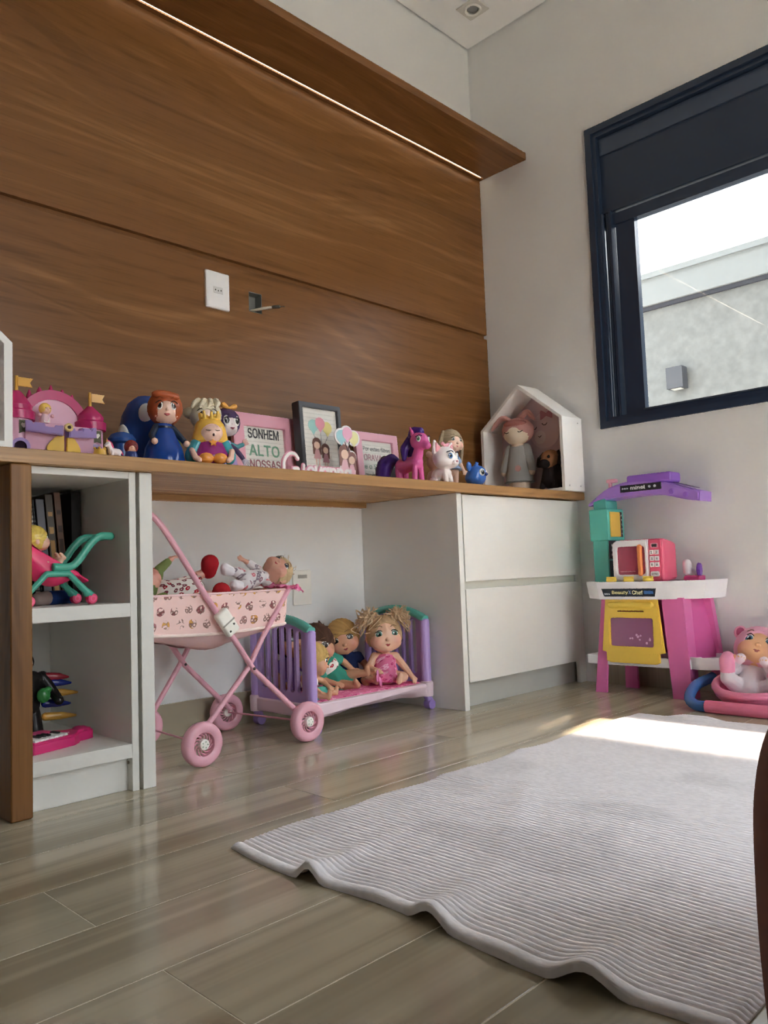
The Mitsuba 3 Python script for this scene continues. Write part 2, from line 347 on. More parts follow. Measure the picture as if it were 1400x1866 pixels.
# ------------------------------------------------------------------ outlet and cable box on the panelling
t = thing('outlet_plate', 'white rectangular socket plate on the wood panelling', 'outlet')
part(t, 'plate', rbox(-1.4615, -1.3735, PYF-.009, PYF+.004, 1.319, 1.440, .004), 'mat_plastic', (235, 236, 238))
part(t, 'socket', cat(bx(-1.436, -1.399, PYF-.0105, PYF-.004, 1.368, 1.391, .002)), 'mat_plastic', (214, 215, 217))
for dx in (-.010, 0, .010):
    part(t, 'socket_hole', lathe([(0, -.0001), (.0022, -.0001), (.0022, .0006), (0, .0006)], 12).apply_transform(frame((-1.4175+dx, PYF-.0108, 1.3795 - (.002 if dx == 0 else 0)), (1, 0, 0), (0, -1, 0))), 'mat_matte', (40, 40, 40))
t = thing('cable_box', 'open grey wall box cut into the panelling right of the socket plate', 'wall box')
part(t, 'shell', tm(mf(bx(-1.294, -1.239, -.0375, .0, 1.339, 1.409, 0)) - mf(bx(-1.291, -1.242, -.06, -.004, 1.342, 1.406, 0))), 'mat_matte', (120, 122, 118))
t = thing('antenna_cable', 'short white cable with a metal plug sticking out of the wall box', 'cable')
cpts = curve([(-1.268, -.006, 1.352), (-1.27, -.03, 1.349), (-1.255, -.065, 1.350), (-1.232, -.09, 1.353)], 6)
part(t, 'wire', tube(cpts, .0044, 10), 'mat_plastic', (225, 215, 196))
part(t, 'plug', chain([cpts[-1], cpts[-1]+np.array([.014, -.012, .001])], .0062, 12), 'mat_metal', (120, 118, 112))
part(t, 'pin', chain([cpts[-1]+np.array([.017, -.014, .001]), cpts[-1]+np.array([.028, -.023, .002])], .002, 8), 'mat_metal', (130, 125, 115))
# second plate low on the back wall
t = thing('low_outlet', 'white blank socket plate low on the wall behind the doll carriage', 'outlet')
part(t, 'plate', rbox(-1.115, -1.035, -.008, .0, .36, .48, .003), 'mat_plastic', (222, 219, 210))
part(t, 'socket', bx(-1.095, -1.055, -.010, -.004, .452, .464, .001), 'mat_plastic', (150, 148, 140))

# ------------------------------------------------------------------ rug
RIBW = .0112
def make_rug():
    x0, x1, y0, y1 = -2.012, -.53, -1.80, -.935
    nx, ny = 1400, 90
    u, v = np.meshgrid(np.linspace(0, 1, nx), np.linspace(0, 1, ny), indexing='ij')
    x = x0 + (x1-x0)*u; y = y0 + (y1-y0)*v
    # wavy near edge: bumps along y
    n1 = meshkit.fbm(np.stack([x*2.5, y*2.5, 0*x], -1), 3, 3)-.5
    near = np.exp(-((x-x0)/.085)**2)
    lift = .0
    for yc, wd, hgt, ln in ((-1.165, .022, .026, 1), (-1.405, .032, .024, 1), (-1.645, .035, .026, 1), (-1.30, .05, .006, 1), (-1.53, .05, .006, 1)):
        lift = lift + hgt*np.exp(-((y-yc-.20*(x-x0))/wd)**2)*np.exp(-((x-x0)/.075))
    far = np.exp(-((x1-x)/.03)**2)
    lift = lift + .010*far*np.clip(np.sin(y*21)+.2, 0, 1)
    # low long ridges
    ridge = .003*np.exp(-((y+1.22-.55*(x+1.55))/.03)**2)*np.exp(-((x+1.5)/.25)**2) + .004*np.exp(-((x+1.05+.4*(y+1.2))/.03)**2)*np.exp(-((y+1.0)/.12)**2)+.004*np.exp(-((x+1.35+.4*(y+1.2))/.03)**2)*np.exp(-((y+1.0)/.12)**2)
    x = x + near*(.010*np.sin(y*13)+.012*n1) - .03*np.clip(lift, 0, .03) + .012*far*np.sin(y*9+1) + .06*far*(y+1.35)*0
    edge = np.exp(-((y-y1)/.02)**2)
    y = y + edge*.006*np.sin(x*26)
    x = x + (y-y0)*(-.0) + .14*far*0
    rib = np.abs(np.sin(np.pi*(u*(x1-x0))/RIBW))
    hem = np.clip(1-(u*(x1-x0))/.022, 0, 1)
    hemz = np.sqrt(np.clip(1-(hem*2-1)**2, 0, 1))
    z = .005 + .0042*rib**.45*(hem <= 0) + (.006*hemz - .001)*(hem > 0) + lift + ridge + .0016*n1
    ed = np.minimum(v, 1-v)*(y1-y0)
    z = z*np.clip(.35+ed/.006, 0, 1)
    top = np.stack([x, y, z], -1); bot = top.copy(); bot[..., 2] = np.maximum(z-.0085, .0006)
    N = nx*ny; i, j = np.meshgrid(np.arange(nx-1), np.arange(ny-1), indexing='ij')
    a = i*ny+j; q = np.stack([a, a+ny, a+ny+1, a+1], -1).reshape(-1, 4)
    step = 10
    f = [q[:, [0, 1, 2]], q[:, [0, 2, 3]], q[:, [0, 2, 1]]+N, q[:, [0, 3, 2]]+N]
    loop = np.concatenate([np.arange(nx)*ny, (nx-1)*ny+np.arange(1, ny), np.arange(nx-2, -1, -1)*ny+ny-1, np.arange(ny-2, 0, -1)])
    l2 = np.roll(loop, -1)
    f += [np.stack([loop, loop+N, l2+N], 1), np.stack([loop, l2+N, l2], 1)]
    me = trimesh.Trimesh(np.vstack([top.reshape(-1, 3), bot.reshape(-1, 3)]), np.vstack(f), process=False)
    if me.volume < 0: me.invert()
    return me
single('rug', 'white ribbed cotton rug with wavy hem lying on the floor', 'rug', make_rug(), 'mat_rug', smooth=50)
# ------------------------------------------------------------------ prints
def print_floral(bg, a, b, s):
    def fn(p, n, uv):
        q = mi.Point2f((p.x + 0.7*p.y)*s, (p.z + 0.55*p.y - 0.35*p.x)*s)
        d1, d2, k = voronoi(q.x, q.y)
        m = smoothstep(0.34, 0.28, d1 + 0.18*(noise(q.x*5, q.y*5)-0.5))
        c = mix(mi.Color3f(a), mi.Color3f(b), smoothstep(0.45, 0.6, k))
        c = mix(c, mi.Color3f(bg), smoothstep(0.12, 0.07, d1)*0.8)
        return mix(mi.Color3f(bg), c, m)
    return fn
scene['mat_print_pink'] = principled(mikit.proc(print_floral(L(222, 120, 160), L(190, 60, 120), L(240, 180, 205), 60)), 0.9, 0.15)
scene['mat_print_berry'] = principled(mikit.proc(print_floral(L(232, 226, 220), L(160, 30, 50), L(120, 60, 70), 55)), 0.95, 0.1)
scene['mat_print_grey'] = principled(mikit.proc(print_floral(L(226, 222, 224), L(140, 128, 140), L(205, 120, 130), 45)), 0.95, 0.1)
def nursery(p, n, uv):
    s = 26.0
    qx, qy = (p.x + 0.93*p.y)*s, p.z*s + 0.37
    row = dr.floor(qy); qx = qx + 0.5*(row - 2*dr.floor(row/2)); col = dr.floor(qx)
    k1, k2, k3 = cell_rand(col, row, 1), cell_rand(col, row, 2), cell_rand(col, row, 3)
    u, v = qx - col - 0.5 + 0.16*(k1-.5), qy - row - 0.5 + 0.16*(k2-.5)
    d = dr.sqrt(u*u + v*v)
    w = noise(u*7 + 19*k1, v*7 + 31*k2, k3*9)
    inside = smoothstep(0.36, 0.32, d*(0.85+0.5*noise(u*4+k2*8, v*4, k1*7)))
    two = dr.minimum(dr.abs(dr.sqrt(dr.square(u-.14)+dr.square(v+.08))-.12), dr.abs(dr.sqrt(dr.square(u+.16)+dr.square(v+.08))-.11))
    line = dr.select(k3 > .55, dr.abs(w-.5)*0.6, dr.minimum(two, dr.abs(w-.55)*0.7))
    ink = smoothstep(0.05, 0.03, line)*inside
    fill = smoothstep(0.55, 0.6, w)*inside*smoothstep(0.3, 0.4, k1)
    c = mix(mi.Color3f(L(238, 205, 200)), mix(mi.Color3f(L(206, 150, 62)), mi.Color3f(L(150, 70, 84)), smoothstep(.5, .55, k2)), fill*.9)
    return mix(c, mi.Color3f(L(112, 74, 66)), ink*.8)
scene['mat_print_nursery'] = principled(mikit.proc(nursery), 0.9, 0.15)

# ------------------------------------------------------------------ dolls
def nrm(v): v = np.asarray(v, float); return v/(np.linalg.norm(v)+1e-12)
def rot(yaw=0, pitch=0, roll=0):
    """head turn: yaw to the doll's +x side, pitch up, roll to +x, degrees; front is -y"""
    a, b, c = np.radians([yaw, pitch, roll])
    Rz = np.array([[math.cos(a), -math.sin(a), 0], [math.sin(a), math.cos(a), 0], [0, 0, 1]])
    Rx = np.array([[1, 0, 0], [0, math.cos(b), math.sin(b)], [0, -math.sin(b), math.cos(b)]])
    Ry = np.array([[math.cos(c), 0, math.sin(c)], [0, 1, 0], [-math.sin(c), 0, math.cos(c)]])
    return Rz @ Ry @ Rx
def facing(o, front, up=(0, 0, 1)):
    up = nrm(up); f = np.asarray(front, float); f = nrm(f - up*(f@up)); y = -f
    M = np.eye(4); M[:3, 0], M[:3, 1], M[:3, 2], M[:3, 3] = np.cross(y, up), y, up, o
    return M
def M4(R, o=(0, 0, 0), s=1.0):
    M = np.eye(4); M[:3, :3] = np.asarray(R)*s; M[:3, 3] = o; return M
def loft(pts, rx, ry, xdir, sides=28):
    p = np.asarray(pts, float); t = nrm(p[-1]-p[0]); x = np.asarray(xdir, float); x = nrm(x - t*(x@t)); y = np.cross(t, x)
    a = np.arange(sides)*2*np.pi/sides
    v = np.vstack([p[i] + rx[i]*np.cos(a)[:, None]*x + ry[i]*np.sin(a)[:, None]*y for i in range(len(p))] + [p[:1], p[-1:]])
    n = len(p); i, j = np.meshgrid(np.arange(n-1), np.arange(sides), indexing='ij'); j2 = (j+1) % sides
    q = np.stack([i*sides+j, i*sides+j2, (i+1)*sides+j2, (i+1)*sides+j], -1).reshape(-1, 4); k = n*sides; jj = np.arange(sides)
    f = np.vstack([q[:, [0, 1, 2]], q[:, [0, 2, 3]], np.stack([np.full(sides, k), (jj+1) % sides, jj], 1), np.stack([np.full(sides, k+1), (n-1)*sides+jj, (n-1)*sides+(jj+1) % sides], 1)])
    me = trimesh.Trimesh(v, f, process=False)
    if me.volume < 0: me.invert()
    return me
SIT = dict(t=(0, .08, 1), ua=((-.55, -.25, -.8), (.55, -.25, -.8)), fa=((.1, -.7, -.6), (-.1, -.7, -.6)), th=((-.4, -.95, 0), (.4, -.95, 0)), sh=((-.1, -.95, -.25), (.1, -.95, -.25)), ft=((-.2, -.3, .9), (.2, -.3, .9)))
def joints(pose):
    d = {**SIT, **pose}; J = {}
    t = nrm(d['t']); J['t'] = t; x = np.array([1.0, 0, 0]); x = nrm(x - t*(x@t)); J['x'] = x
    tl = d.get('tl', 1.0); J['P'] = np.array([0, 0, .22]); J['C'] = J['P']+.40*tl*t; J['N'] = J['P']+.72*tl*t; J['tl'] = tl
    R = d.get('head', np.eye(3)); J['R'] = R
    J['H'] = J['N'] + .02*t + R @ np.array([0, -.04, .42])
    for k, s in enumerate((-1, 1)):
        S = J['C'] + .16*t + s*.27*x; E = S + .34*nrm(d['ua'][k]); W = E + .30*nrm(d['fa'][k]); K0 = J['P'] + s*.16*x
        K = K0 + .40*nrm(d['th'][k]); A = K + .36*nrm(d['sh'][k]); F = A + .15*nrm(d['ft'][k])
        J[k] = dict(S=S, E=E, W=W, H0=K0, K=K, A=A, F=F, fd=nrm(d['fa'][k]))
    return J
def hand(W, d, s, big=1.0):
    up = np.array([0, 0, 1.0]) if abs(d[2]) < .8 else np.array([0, -1.0, 0])
    l = nrm(np.cross(d, up)); nn = np.cross(l, d)
    palm = W + .085*d
    out = [hull(sph(W, .062, 12), sph(palm + l*.035, .05, 10), sph(palm - l*.035, .05, 10))]
    for i, (o, ln) in enumerate(((-.055, .075), (-.018, .1), (.02, .095), (.055, .07))):
        b = palm + l*o + d*.03; m = b + d*ln*.6 - nn*.012 + l*o*.25; e = b + d*ln - nn*.045 + l*o*.3
        out.append(chain([b, m, e], [.026, .024, .02], 8))
    tb = W + .05*d + l*.05*s
    out.append(chain([tb, tb + l*.06*s + d*.03, tb + l*.08*s + d*.08], [.03, .027, .022], 8))
    return out
def doll_body(J, ears=True, fingers=True, big_head=1.0):
    h = []
    Hm = M4(J['R'], J['H'], big_head)
    head = [sph((0, 0, .02), (.43, .45, .46), 28), sph((.19, -.26, -.16), .2, 18), sph((-.19, -.26, -.16), .2, 18), sph((0, -.30, -.27), .15, 16)]
    hd = union(hull(*head), sph((0, -.46, -.095), (.06, .07, .05), 12))
    if ears: hd = union(hd, sph((.43, .02, -.06), (.05, .09, .12), 12), sph((-.43, .02, -.06), (.05, .09, .12), 12))
    hd = hd.transform(Hm[:3, :4])
    b = [hd, bone(J['P'], J['C'], .25, .225, 20), bone(J['C'], J['N'], .21, .12, 18), bone(J['N'], J['H']-.1*J['t'], .12, .13, 16)]
    for k, s in enumerate((-1, 1)):
        q = J[k]
        b += [bone(J['C']+.12*J['t']+.1*s*J['x'], q['S'], .14, .115), bone(q['S'], q['E'], .11, .09), bone(q['E'], q['W'], .092, .062),
              bone(J['P']+.06*s*J['x'], q['H0'], .2, .17), bone(q['H0'], q['K'], .165, .122), bone(q['K'], q['A'], .122, .082), hull(sph(q['A'], .082, 12), sph(q['F'], .068, 12), sph(q['A']-.03*nrm(q['F']-q['A']), .075, 12))]
        b += hand(q['W'], q['fd'], -s) if fingers else [bone(q['W'], q['W']+.11*q['fd'], .065, .075)]
    m = tm(union(*b).refine_to_length(.042))
    m.merge_vertices()
    trimesh.smoothing.filter_taubin(m, lamb=.5, nu=.52, iterations=8)
    return m
def eye_mesh(iris, r=.105, open_=True):
    e = trimesh.creation.icosphere(3, 1.0)
    def col(v, vv=e.vertices.copy()):
        d = vv@np.array([0, -1.0, 0]); ang = np.arccos(np.clip(d, -1, 1)); c = np.tile(np.array([236, 234, 230.]), (len(vv), 1))
        c[ang < .72] = iris; c[(ang < .78) & (ang > .66)] = (30, 24, 22); c[ang < .40] = (14, 12, 12)
        hl = np.linalg.norm(vv-nrm([-.22, -.93, .28]), axis=1) < .17; c[hl] = (250, 250, 250)
        return c
    return e, col
def face_parts(t, Hm, iris, lip=(176, 60, 66), brow=(120, 84, 56), closed=False, er=.115, ex=.185, ez=.03, eyeshape=(1, .55, 1.12)):
    for s in (-1, 1):
        y0 = -.40
        if closed:
            part(t, 'eyelid', at(tube(curve([(s*ex-.09, y0-.015, ez+.0), (s*ex, y0-.035, ez-.03), (s*ex+.09, y0-.015, ez)], 6), .014, 6), Hm), 'mat_matte', (52, 34, 30))
        else:
            e, col = eye_mesh(iris)
            e.apply_scale([er*eyeshape[0], er*eyeshape[1], er*eyeshape[2]]); e.apply_transform(M4(rot(s*16), (s*ex, y0+.03, ez)))
            part(t, 'eye', at(e, Hm), 'mat_gloss', col, True)
            part(t, 'eyelash', at(tube(curve([(s*ex-s*.09, y0-.005, ez+.06), (s*ex, y0-.045, ez+.115), (s*ex+s*.115, y0+.03, ez+.05)], 5), [.009]*5+[.012]*5+[.008], 6), Hm), 'mat_matte', (48, 30, 26))
        if brow: part(t, 'eyebrow', at(tube(curve([(s*ex-s*.08, y0-.015, ez+.19), (s*ex+.0, y0-.02, ez+.225), (s*ex+s*.09, y0+.035, ez+.19)], 4), .0075, 6), Hm), 'mat_matte', brow)
    if lip: part(t, 'mouth', at(union(sph((-.03, -.425, -.215), (.06, .04, .026), 12), sph((.03, -.425, -.215), (.06, .04, .026), 12), sph((0, -.43, -.24), (.055, .038, .03), 12)), Hm), 'mat_gloss', lip)
def strands(c1, c2, f=26.0, ax=0):
    def col(v):
        a = v - v.mean(0); th = np.arctan2(a[:, 0], a[:, 2]+1e-9) if ax == 0 else np.arctan2(a[:, 0], a[:, 1]+1e-9)
        k = meshkit.noise(np.stack([th*f/3, a[:, 1]*8, a[:, 2]*8], -1), 4)
        return np.asarray(c1)*(1-k)[:, None] + np.asarray(c2)*k[:, None]
    return col
def hair_cap(R=(.47, .485, .505), front=.13, low=-.25, groove=.012):
    cap = sph((0, .015, .025), R, 40)
    cut = hull(sph((0, -.62, front-.42), (.40, .36, .44), 28), sph((0, -.95, front-.42), (.6, .36, .6), 20))
    c = cap - cut - mf(bx(-1, 1, -1, 1, -1.2, low, 0))
    m = tm(c.refine_to_length(.05)); v = m.vertices
    th = np.arctan2(v[:, 0], v[:, 2]); m.vertices = v*(1 + groove*np.sin(th*26 + 3*meshkit.noise(v*4, 1)))[:, None]
    return m
def wavy_tuft(o, d, n, ln, r, seed, droop=.5, spread=.5):
    rg = np.random.default_rng(seed); out = []
    for _ in range(n):
        dd = nrm(np.asarray(d, float) + rg.normal(0, spread, 3)*.6); s = rg.normal(0, .03, 3); L_ = ln*rg.uniform(.7, 1.1); w = rg.normal(0, .08, 3)
        p = [np.asarray(o)+s, np.asarray(o)+s+dd*L_*.35+w*.5, np.asarray(o)+s+dd*L_*.7-np.array([0, 0, droop*L_*.2])-w, np.asarray(o)+s+dd*L_-np.array([0, 0, droop*L_*.65])+w*.6]
        c = curve(p, 4); out.append(tube(c, np.linspace(r, r*.35, len(c)), 6))
    return cat(*out)
SKIN = (222, 172, 142)
def skin_paint(base, Hm=None, S=1.0, blush=(224, 130, 120)):
    inv = np.linalg.inv(Hm) if Hm is not None else None
    def col(v):
        c = np.tile(np.asarray(base, float), (len(v), 1))
        if inv is not None:
            q = v@inv[:3, :3].T + inv[:3, 3]
            for s in (-1, 1):
                w = np.exp(-((np.linalg.norm(q-np.array([s*.24, -.38, -.14]), axis=1))/.11)**2)*.55
                c = c*(1-w)[:, None] + np.asarray(blush)*w[:, None]
        return c
    return col
def make_doll(name, label, M, S, pose=None, skin=SKIN, iris=(60, 110, 90), outfit=None, hair=None, closed=False, group=None, face=True, fingers=True, lip=(176, 60, 66), body_paint=None, brow=(120, 84, 56), ears=True):
    """M places the doll's own frame (pelvis low at the origin, front -y); S is the head's height in metres"""
    t = thing(name, label, 'doll', group)
    J = joints(pose or {}); W = M @ np.diag([S, S, S, 1.0]); Hm = W @ M4(J['R'], J['H'])
    b = at(doll_body(J, ears, fingers), W)
    part(t, 'body', b, 'mat_satin', body_paint(skin, W, J) if body_paint else skin_paint(skin, Hm), True)
    if face: face_parts(t, Hm, iris, closed=closed, lip=lip, brow=brow)
    if hair: hair(t, Hm, W)
    if outfit: outfit(t, J, W)
    return t
def dress(hem, top=.70, mat='mat_fabric', col=(40, 140, 120), flare=.42, hemcol=None, sleeves=None, bodice=None, name='dress'):
    """a dress from the neck (top, along the trunk) to the hem, widening to flare"""
    def fn(t, J, W):
        ax = J['t']; base = J['P']; tl = J['tl']
        lv = [(top, .13, .12), (top-.05, .22, .19), (.5, .285, .25), (.34, .275, .265), (.15, .31, .31), (hem+.06, flare-.02, flare-.05), (hem, flare, flare-.03)]
        lv = [l for i, l in enumerate(lv) if i < 4 or l[0] >= hem-1e-6]; lv = sorted([(z*tl if z > 0 else z, a, b) for z, a, b in lv], key=lambda l: -l[0])
        m = loft([base+ax*z for z, _, _ in lv], [a for _, a, _ in lv], [b for _, _, b in lv], J['x'], 40)
        v = m.vertices; q = v - base; h = q@ax; ang = np.arctan2(q@J['x'], q@np.cross(ax, J['x'])); k = np.clip((.3-h)/.3, 0, 1)
        m.vertices = v + nrm1(q - h[:, None]*ax)*(k*.022*np.sin(ang*11))[:, None]
        part(t, name, at(m, W), mat, col, True)
        if bodice: part(t, 'bodice', at(loft([base+ax*z*tl for z in (.60, .5, .36, .335)], [.225, .292, .287, .27], [.20, .257, .275, .26], J['x'], 40), W), bodice, (200, 200, 200), True)
        if hemcol is not None:
            a = np.linspace(0, 2*np.pi, 48, endpoint=False); y = np.cross(ax, J['x'])
            pts = base + ax*(hem+.01) + (flare+.004+.02*np.sin(a*11))[:, None]*np.cos(a)[:, None]*y*.94 + (flare+.004)*np.sin(a)[:, None]*J['x']
            part(t, 'hem', at(tube(pts, .022, 8, True), W), 'mat_fabric', hemcol, True)
        if sleeves is not None:
            for k in (0, 1): part(t, 'sleeve', at(bone(J[k]['S']-.03*J['t'], J[k]['S']+.62*(J[k]['E']-J[k]['S']), .14, .125, 20), W), mat, sleeves, True)
    return fn
def nrm1(a): return a/(np.linalg.norm(a, axis=1, keepdims=True)+1e-12)
def suit(col, mat='mat_fabric', leg=1.0, arm=1.0, name='suit', r=.022, torso=True, socks=None, mitts=None):
    def fn(t, J, W):
        b = [bone(J['P'], J['C'], .25+r, .225+r, 20), bone(J['C'], J['N']-.03*J['t'], .21+r, .13+r*.6, 18)] if torso else [sph(J['P'], .25+r, 20)]
        for k, s in enumerate((-1, 1)):
            q = J[k]
            if leg > 0:
                b += [bone(J['P']+.06*s*J['x'], q['H0'], .2+r, .17+r), bone(q['H0'], q['H0']+(q['K']-q['H0'])*min(1, leg*2), .165+r, .122+r if leg >= .5 else .145+r)]
                if leg > .5: b += [bone(q['K'], q['K']+(q['A']-q['K'])*(leg-.5)*2, .122+r, .085+r)]
            if arm > 0:
                b += [bone(J['C']+.12*J['t']+.1*s*J['x'], q['S'], .14+r, .115+r), bone(q['S'], q['S']+(q['E']-q['S'])*min(1, arm*2), .11+r, .09+r)]
                if arm > .5: b += [bone(q['E'], q['E']+(q['W']-q['E'])*(arm-.5)*2, .092+r, .066+r)]
        m = tm(union(*b).refine_to_length(.05)); m.merge_vertices(); trimesh.smoothing.filter_taubin(m, lamb=.5, nu=.52, iterations=6)
        part(t, name, at(m, W), mat, col, True)
        for k in (0, 1):
            q = J[k]
            if socks is not None: part(t, 'sock', at(hull(sph(q['K']+.5*(q['A']-q['K']), .15, 18), sph(q['A'], .15, 18), sph(q['F'], .135, 18)), W), 'mat_fabric', socks, True)
            if mitts is not None: part(t, 'mitten', at(bone(q['W']-.04*q['fd'], q['W']+.14*q['fd'], .085, .10, 16), W), 'mat_fabric', mitts, True)
    return fn
def outfits(*fs):
    def fn(t, J, W):
        for f in fs: f(t, J, W)
    return fn
def hair_simple(col, col2=None, mat='mat_matte', front=.13, low=-.25, extra=None):
    def fn(t, Hm, W):
        k = part(t, 'hair', at(hair_cap(front=front, low=low), Hm), mat, strands(col, col2 or tuple(int(c*.72) for c in col)), True)
        if extra: extra(t, Hm, k)
    return fn

# ------------------------------------------------------------------ doll crib and its dolls
cx0, cx1, cy0, cy1 = -1.312, -.812, -.328, -.055
LIL, TEAL, BLUSH = (172, 142, 208), (70, 176, 160), (222, 196, 208)
t = thing('doll_crib', 'lilac and pink plastic doll crib on casters with teal topped ends', 'doll bed')
def crib_end(x):
    w = cy1-cy0; n = 60
    ys = np.linspace(cy0, cy1, n); zs = .292 + .03*np.sin(np.pi*(ys-cy0)/w)**.8
    poly = Polygon([(cy0, .085), (cy1, .085)] + [(y, z) for y, z in zip(ys[::-1], zs[::-1])])
    holes = []
    for k in range(6):
        yc = cy0 + .048 + k*(w-.096)/5; zt = .292 + .03*math.sin(math.pi*(yc-cy0)/w)**.8 - .022
        holes.append(LineString([(yc, .128), (yc, zt)]).buffer(.0125))
    poly = poly.difference(unary_union(holes))
    M = np.array([[0, 0, 1, x-.006], [1, 0, 0, 0], [0, 1, 0, 0], [0, 0, 0, 1.]])
    e = part(t, 'end_board', at(ext(poly, .012), M), 'mat_plastic', LIL)
    for y in (cy0, cy1):
        part(e, 'post', lathe([(0, .07), (.0165, .07), (.0165, .296), (.012, .301), (0, .302)], 24, (x, y, 0)), 'mat_plastic', (178, 148, 216))
    yy = np.linspace(cy0-.005, cy1+.005, 40); zz = .300 + .034*np.clip(np.sin(np.pi*(yy-cy0)/w), 0, 1)**.8
    part(e, 'top_rail', tube(np.stack([np.full(40, x), yy, zz], 1), .0165, 14, flat=(1, .8)), 'mat_plastic', TEAL)
    for y in (cy0, cy1):
        k = part(t, 'foot', lathe([(0, .044), (.021, .044), (.022, .09), (.017, .094), (0, .094)], 20, (x, y, 0)), 'mat_plastic', BLUSH)
        part(t, 'caster', union(bone((x, y, .042), (x+.006, y-.004, .030), .012, .013), m3.Manifold.cylinder(.026, .016, .016, 20, True).rotate([90, 0, 0]).translate([x+.006, y-.004, .0165])), 'mat_plastic', (150, 122, 196))
crib_end(cx0); crib_end(cx1)
fr = tm(mf(rbox(cx0-.012, cx1+.012, cy0-.014, cy1+.014, .046, .088, .006)) - mf(bx(cx0+.012, cx1-.012, cy0+.008, cy1-.008, .072, .2, 0)))
# lower edge of the side rails bows up in the middle
part(t, 'bed_frame', tm(mf(fr) - m3.Manifold.hull_points(np.array([(x, y, z) for x, z in [(cx0+.06, .0), (cx0+.06, .046), (cx0+.14, .057), (cx1-.14, .057), (cx1-.06, .046), (cx1-.06, 0)] for y in (-1., 1.)]))), 'mat_plastic', BLUSH)
mx, my = np.meshgrid(np.linspace(cx0+.016, cx1-.016, 50), np.linspace(cy0+.004, cy1-.012, 26), indexing='ij')
single('crib_blanket', 'pink printed blanket lying in the doll crib', 'blanket', tm(rbox(cx0+.016, cx1-.016, cy0+.010, cy1-.010, .074, .091, .006)), 'mat_print_pink')
QZ = .091
GC = 'dolls sitting in the crib'
def pony_tails(c1, c2):
    def ex(t, Hm, k):
        for s in (-1, 1):
            part(t, 'ponytail', at(wavy_tuft((s*.30, .0, .40), (s*.55, -.12, .75), 130, .44, .024, 11+s, .9, .8), Hm), 'mat_matte', strands(c1, c2), True)
            part(t, 'hair_tie', at(tube([(s*.30+.06*math.cos(a)*.7, .06*math.sin(a), .40-s*.05*math.cos(a)) for a in np.linspace(0, 2*np.pi, 14, endpoint=False)], .02, 6, True), Hm), 'mat_fabric', (226, 150, 180), True)
    return ex
make_doll('baby_doll', 'blonde doll with two ponytails and pink patterned dress in the crib', facing((-.912, -.232, QZ-.004), (-.62, -.80, 0), (.04, 0, 1)), .132,
    dict(tl=.8, head=rot(4, 2, -4), t=(0, .10, 1), ua=((-.45, -.35, -.75), (.62, -.3, -.75)), fa=((.45, -.75, -.1), (.55, -.45, -.75)), th=((-.75, -.7, -.02), (.7, -.8, -.02)), sh=((.3, -.6, -.1), (-.3, -.6, -.1))),
    (232, 182, 148), (60, 130, 112), dress(-.18, .69, 'mat_print_pink', flare=.52), hair_simple((206, 170, 124), (176, 138, 96), front=.46, extra=pony_tails((226, 198, 160), (190, 156, 112))), lip=(186, 70, 70), group=GC)
def braid_back(t, Hm, k): part(t, 'hair_bun', at(wavy_tuft((.15, .35, .2), (.3, .9, .1), 20, .3, .03, 5, .8), Hm), 'mat_matte', strands((84, 52, 36), (50, 30, 22)), True)
make_doll('baby_doll', 'brown haired doll in a green dress leaning in the crib', facing((-1.060, -.170, QZ), (.0, -1, 0), (-.50, .08, .85)), .128,
    dict(head=rot(-38, -4, 8), ua=((-.35, -.5, -.8), (.4, -.4, -.8)), fa=((.3, -.8, -.5), (.0, -.6, -.8)), th=((.15, -.95, -.12), (.42, -.9, -.10)), sh=((.25, -.75, -.2), (.4, -.75, -.2))),
    (206, 150, 112), (54, 44, 44), dress(-.22, .69, 'mat_fabric', (38, 142, 120), .46, (214, 226, 214), (44, 150, 128), 'mat_print_berry'), hair_simple((88, 56, 38), (56, 34, 24), front=.32, low=-.3, extra=braid_back), lip=(130, 44, 40), group=GC)
make_doll('baby_doll', 'blonde haired doll at the back of the crib behind the ponytail doll', facing((-.955, -.112, QZ-.012), (-.62, -.80, 0), (-.12, 0.02, 1)), .124,
    dict(head=rot(-4, -6, -10)), (222, 160, 122), (50, 44, 40), suit((36, 50, 92), leg=.6, arm=.2), hair_simple((206, 160, 82), (166, 122, 58), front=.24), lip=(180, 76, 80), group=GC)
make_doll('baby_doll', 'small yellow haired doll in teal shorts behind the left end of the crib', facing((-1.262, -.262, QZ-.010), (.35, -.93, 0), (.06, .10, 1)), .102,
    dict(tl=.85, head=rot(30, -18, 8), ua=((-.5, -.4, -.7), (.72, -.45, -.35)), fa=((.4, -.8, -.3), (-.25, -.8, -.55)), th=((-.2, -.95, 0), (.75, -.55, .12)), sh=((0, -.95, -.2), (.75, -.5, -.22)), ft=((0, -.3, .95), (.35, -.1, .9))),
    (214, 158, 116), (60, 90, 120), outfits(suit(TEAL, leg=.42, arm=0, torso=False, name='shorts'), dress(.28, .68, 'mat_print_berry', flare=.30, name='top')), hair_simple((214, 176, 92), (176, 136, 62), front=.15, low=-.3), lip=(190, 90, 90), group=GC)
make_doll('baby_doll', 'dark haired doll in a purple top seen between the bars of the crib', facing((-1.225, -.125, QZ), (-.3, -.9, 0), (.02, .05, 1)), .118,
    dict(head=rot(10, 0, 4)), (186, 124, 90), (40, 32, 30), suit((120, 84, 160), leg=.3, arm=.3), hair_simple((52, 30, 24), (30, 18, 14), front=.1, low=-.42), lip=(150, 60, 60), group=GC)
t = thing('toy_butterfly', 'pink plastic butterfly wings lying by the green dressed doll in the crib', 'toy')
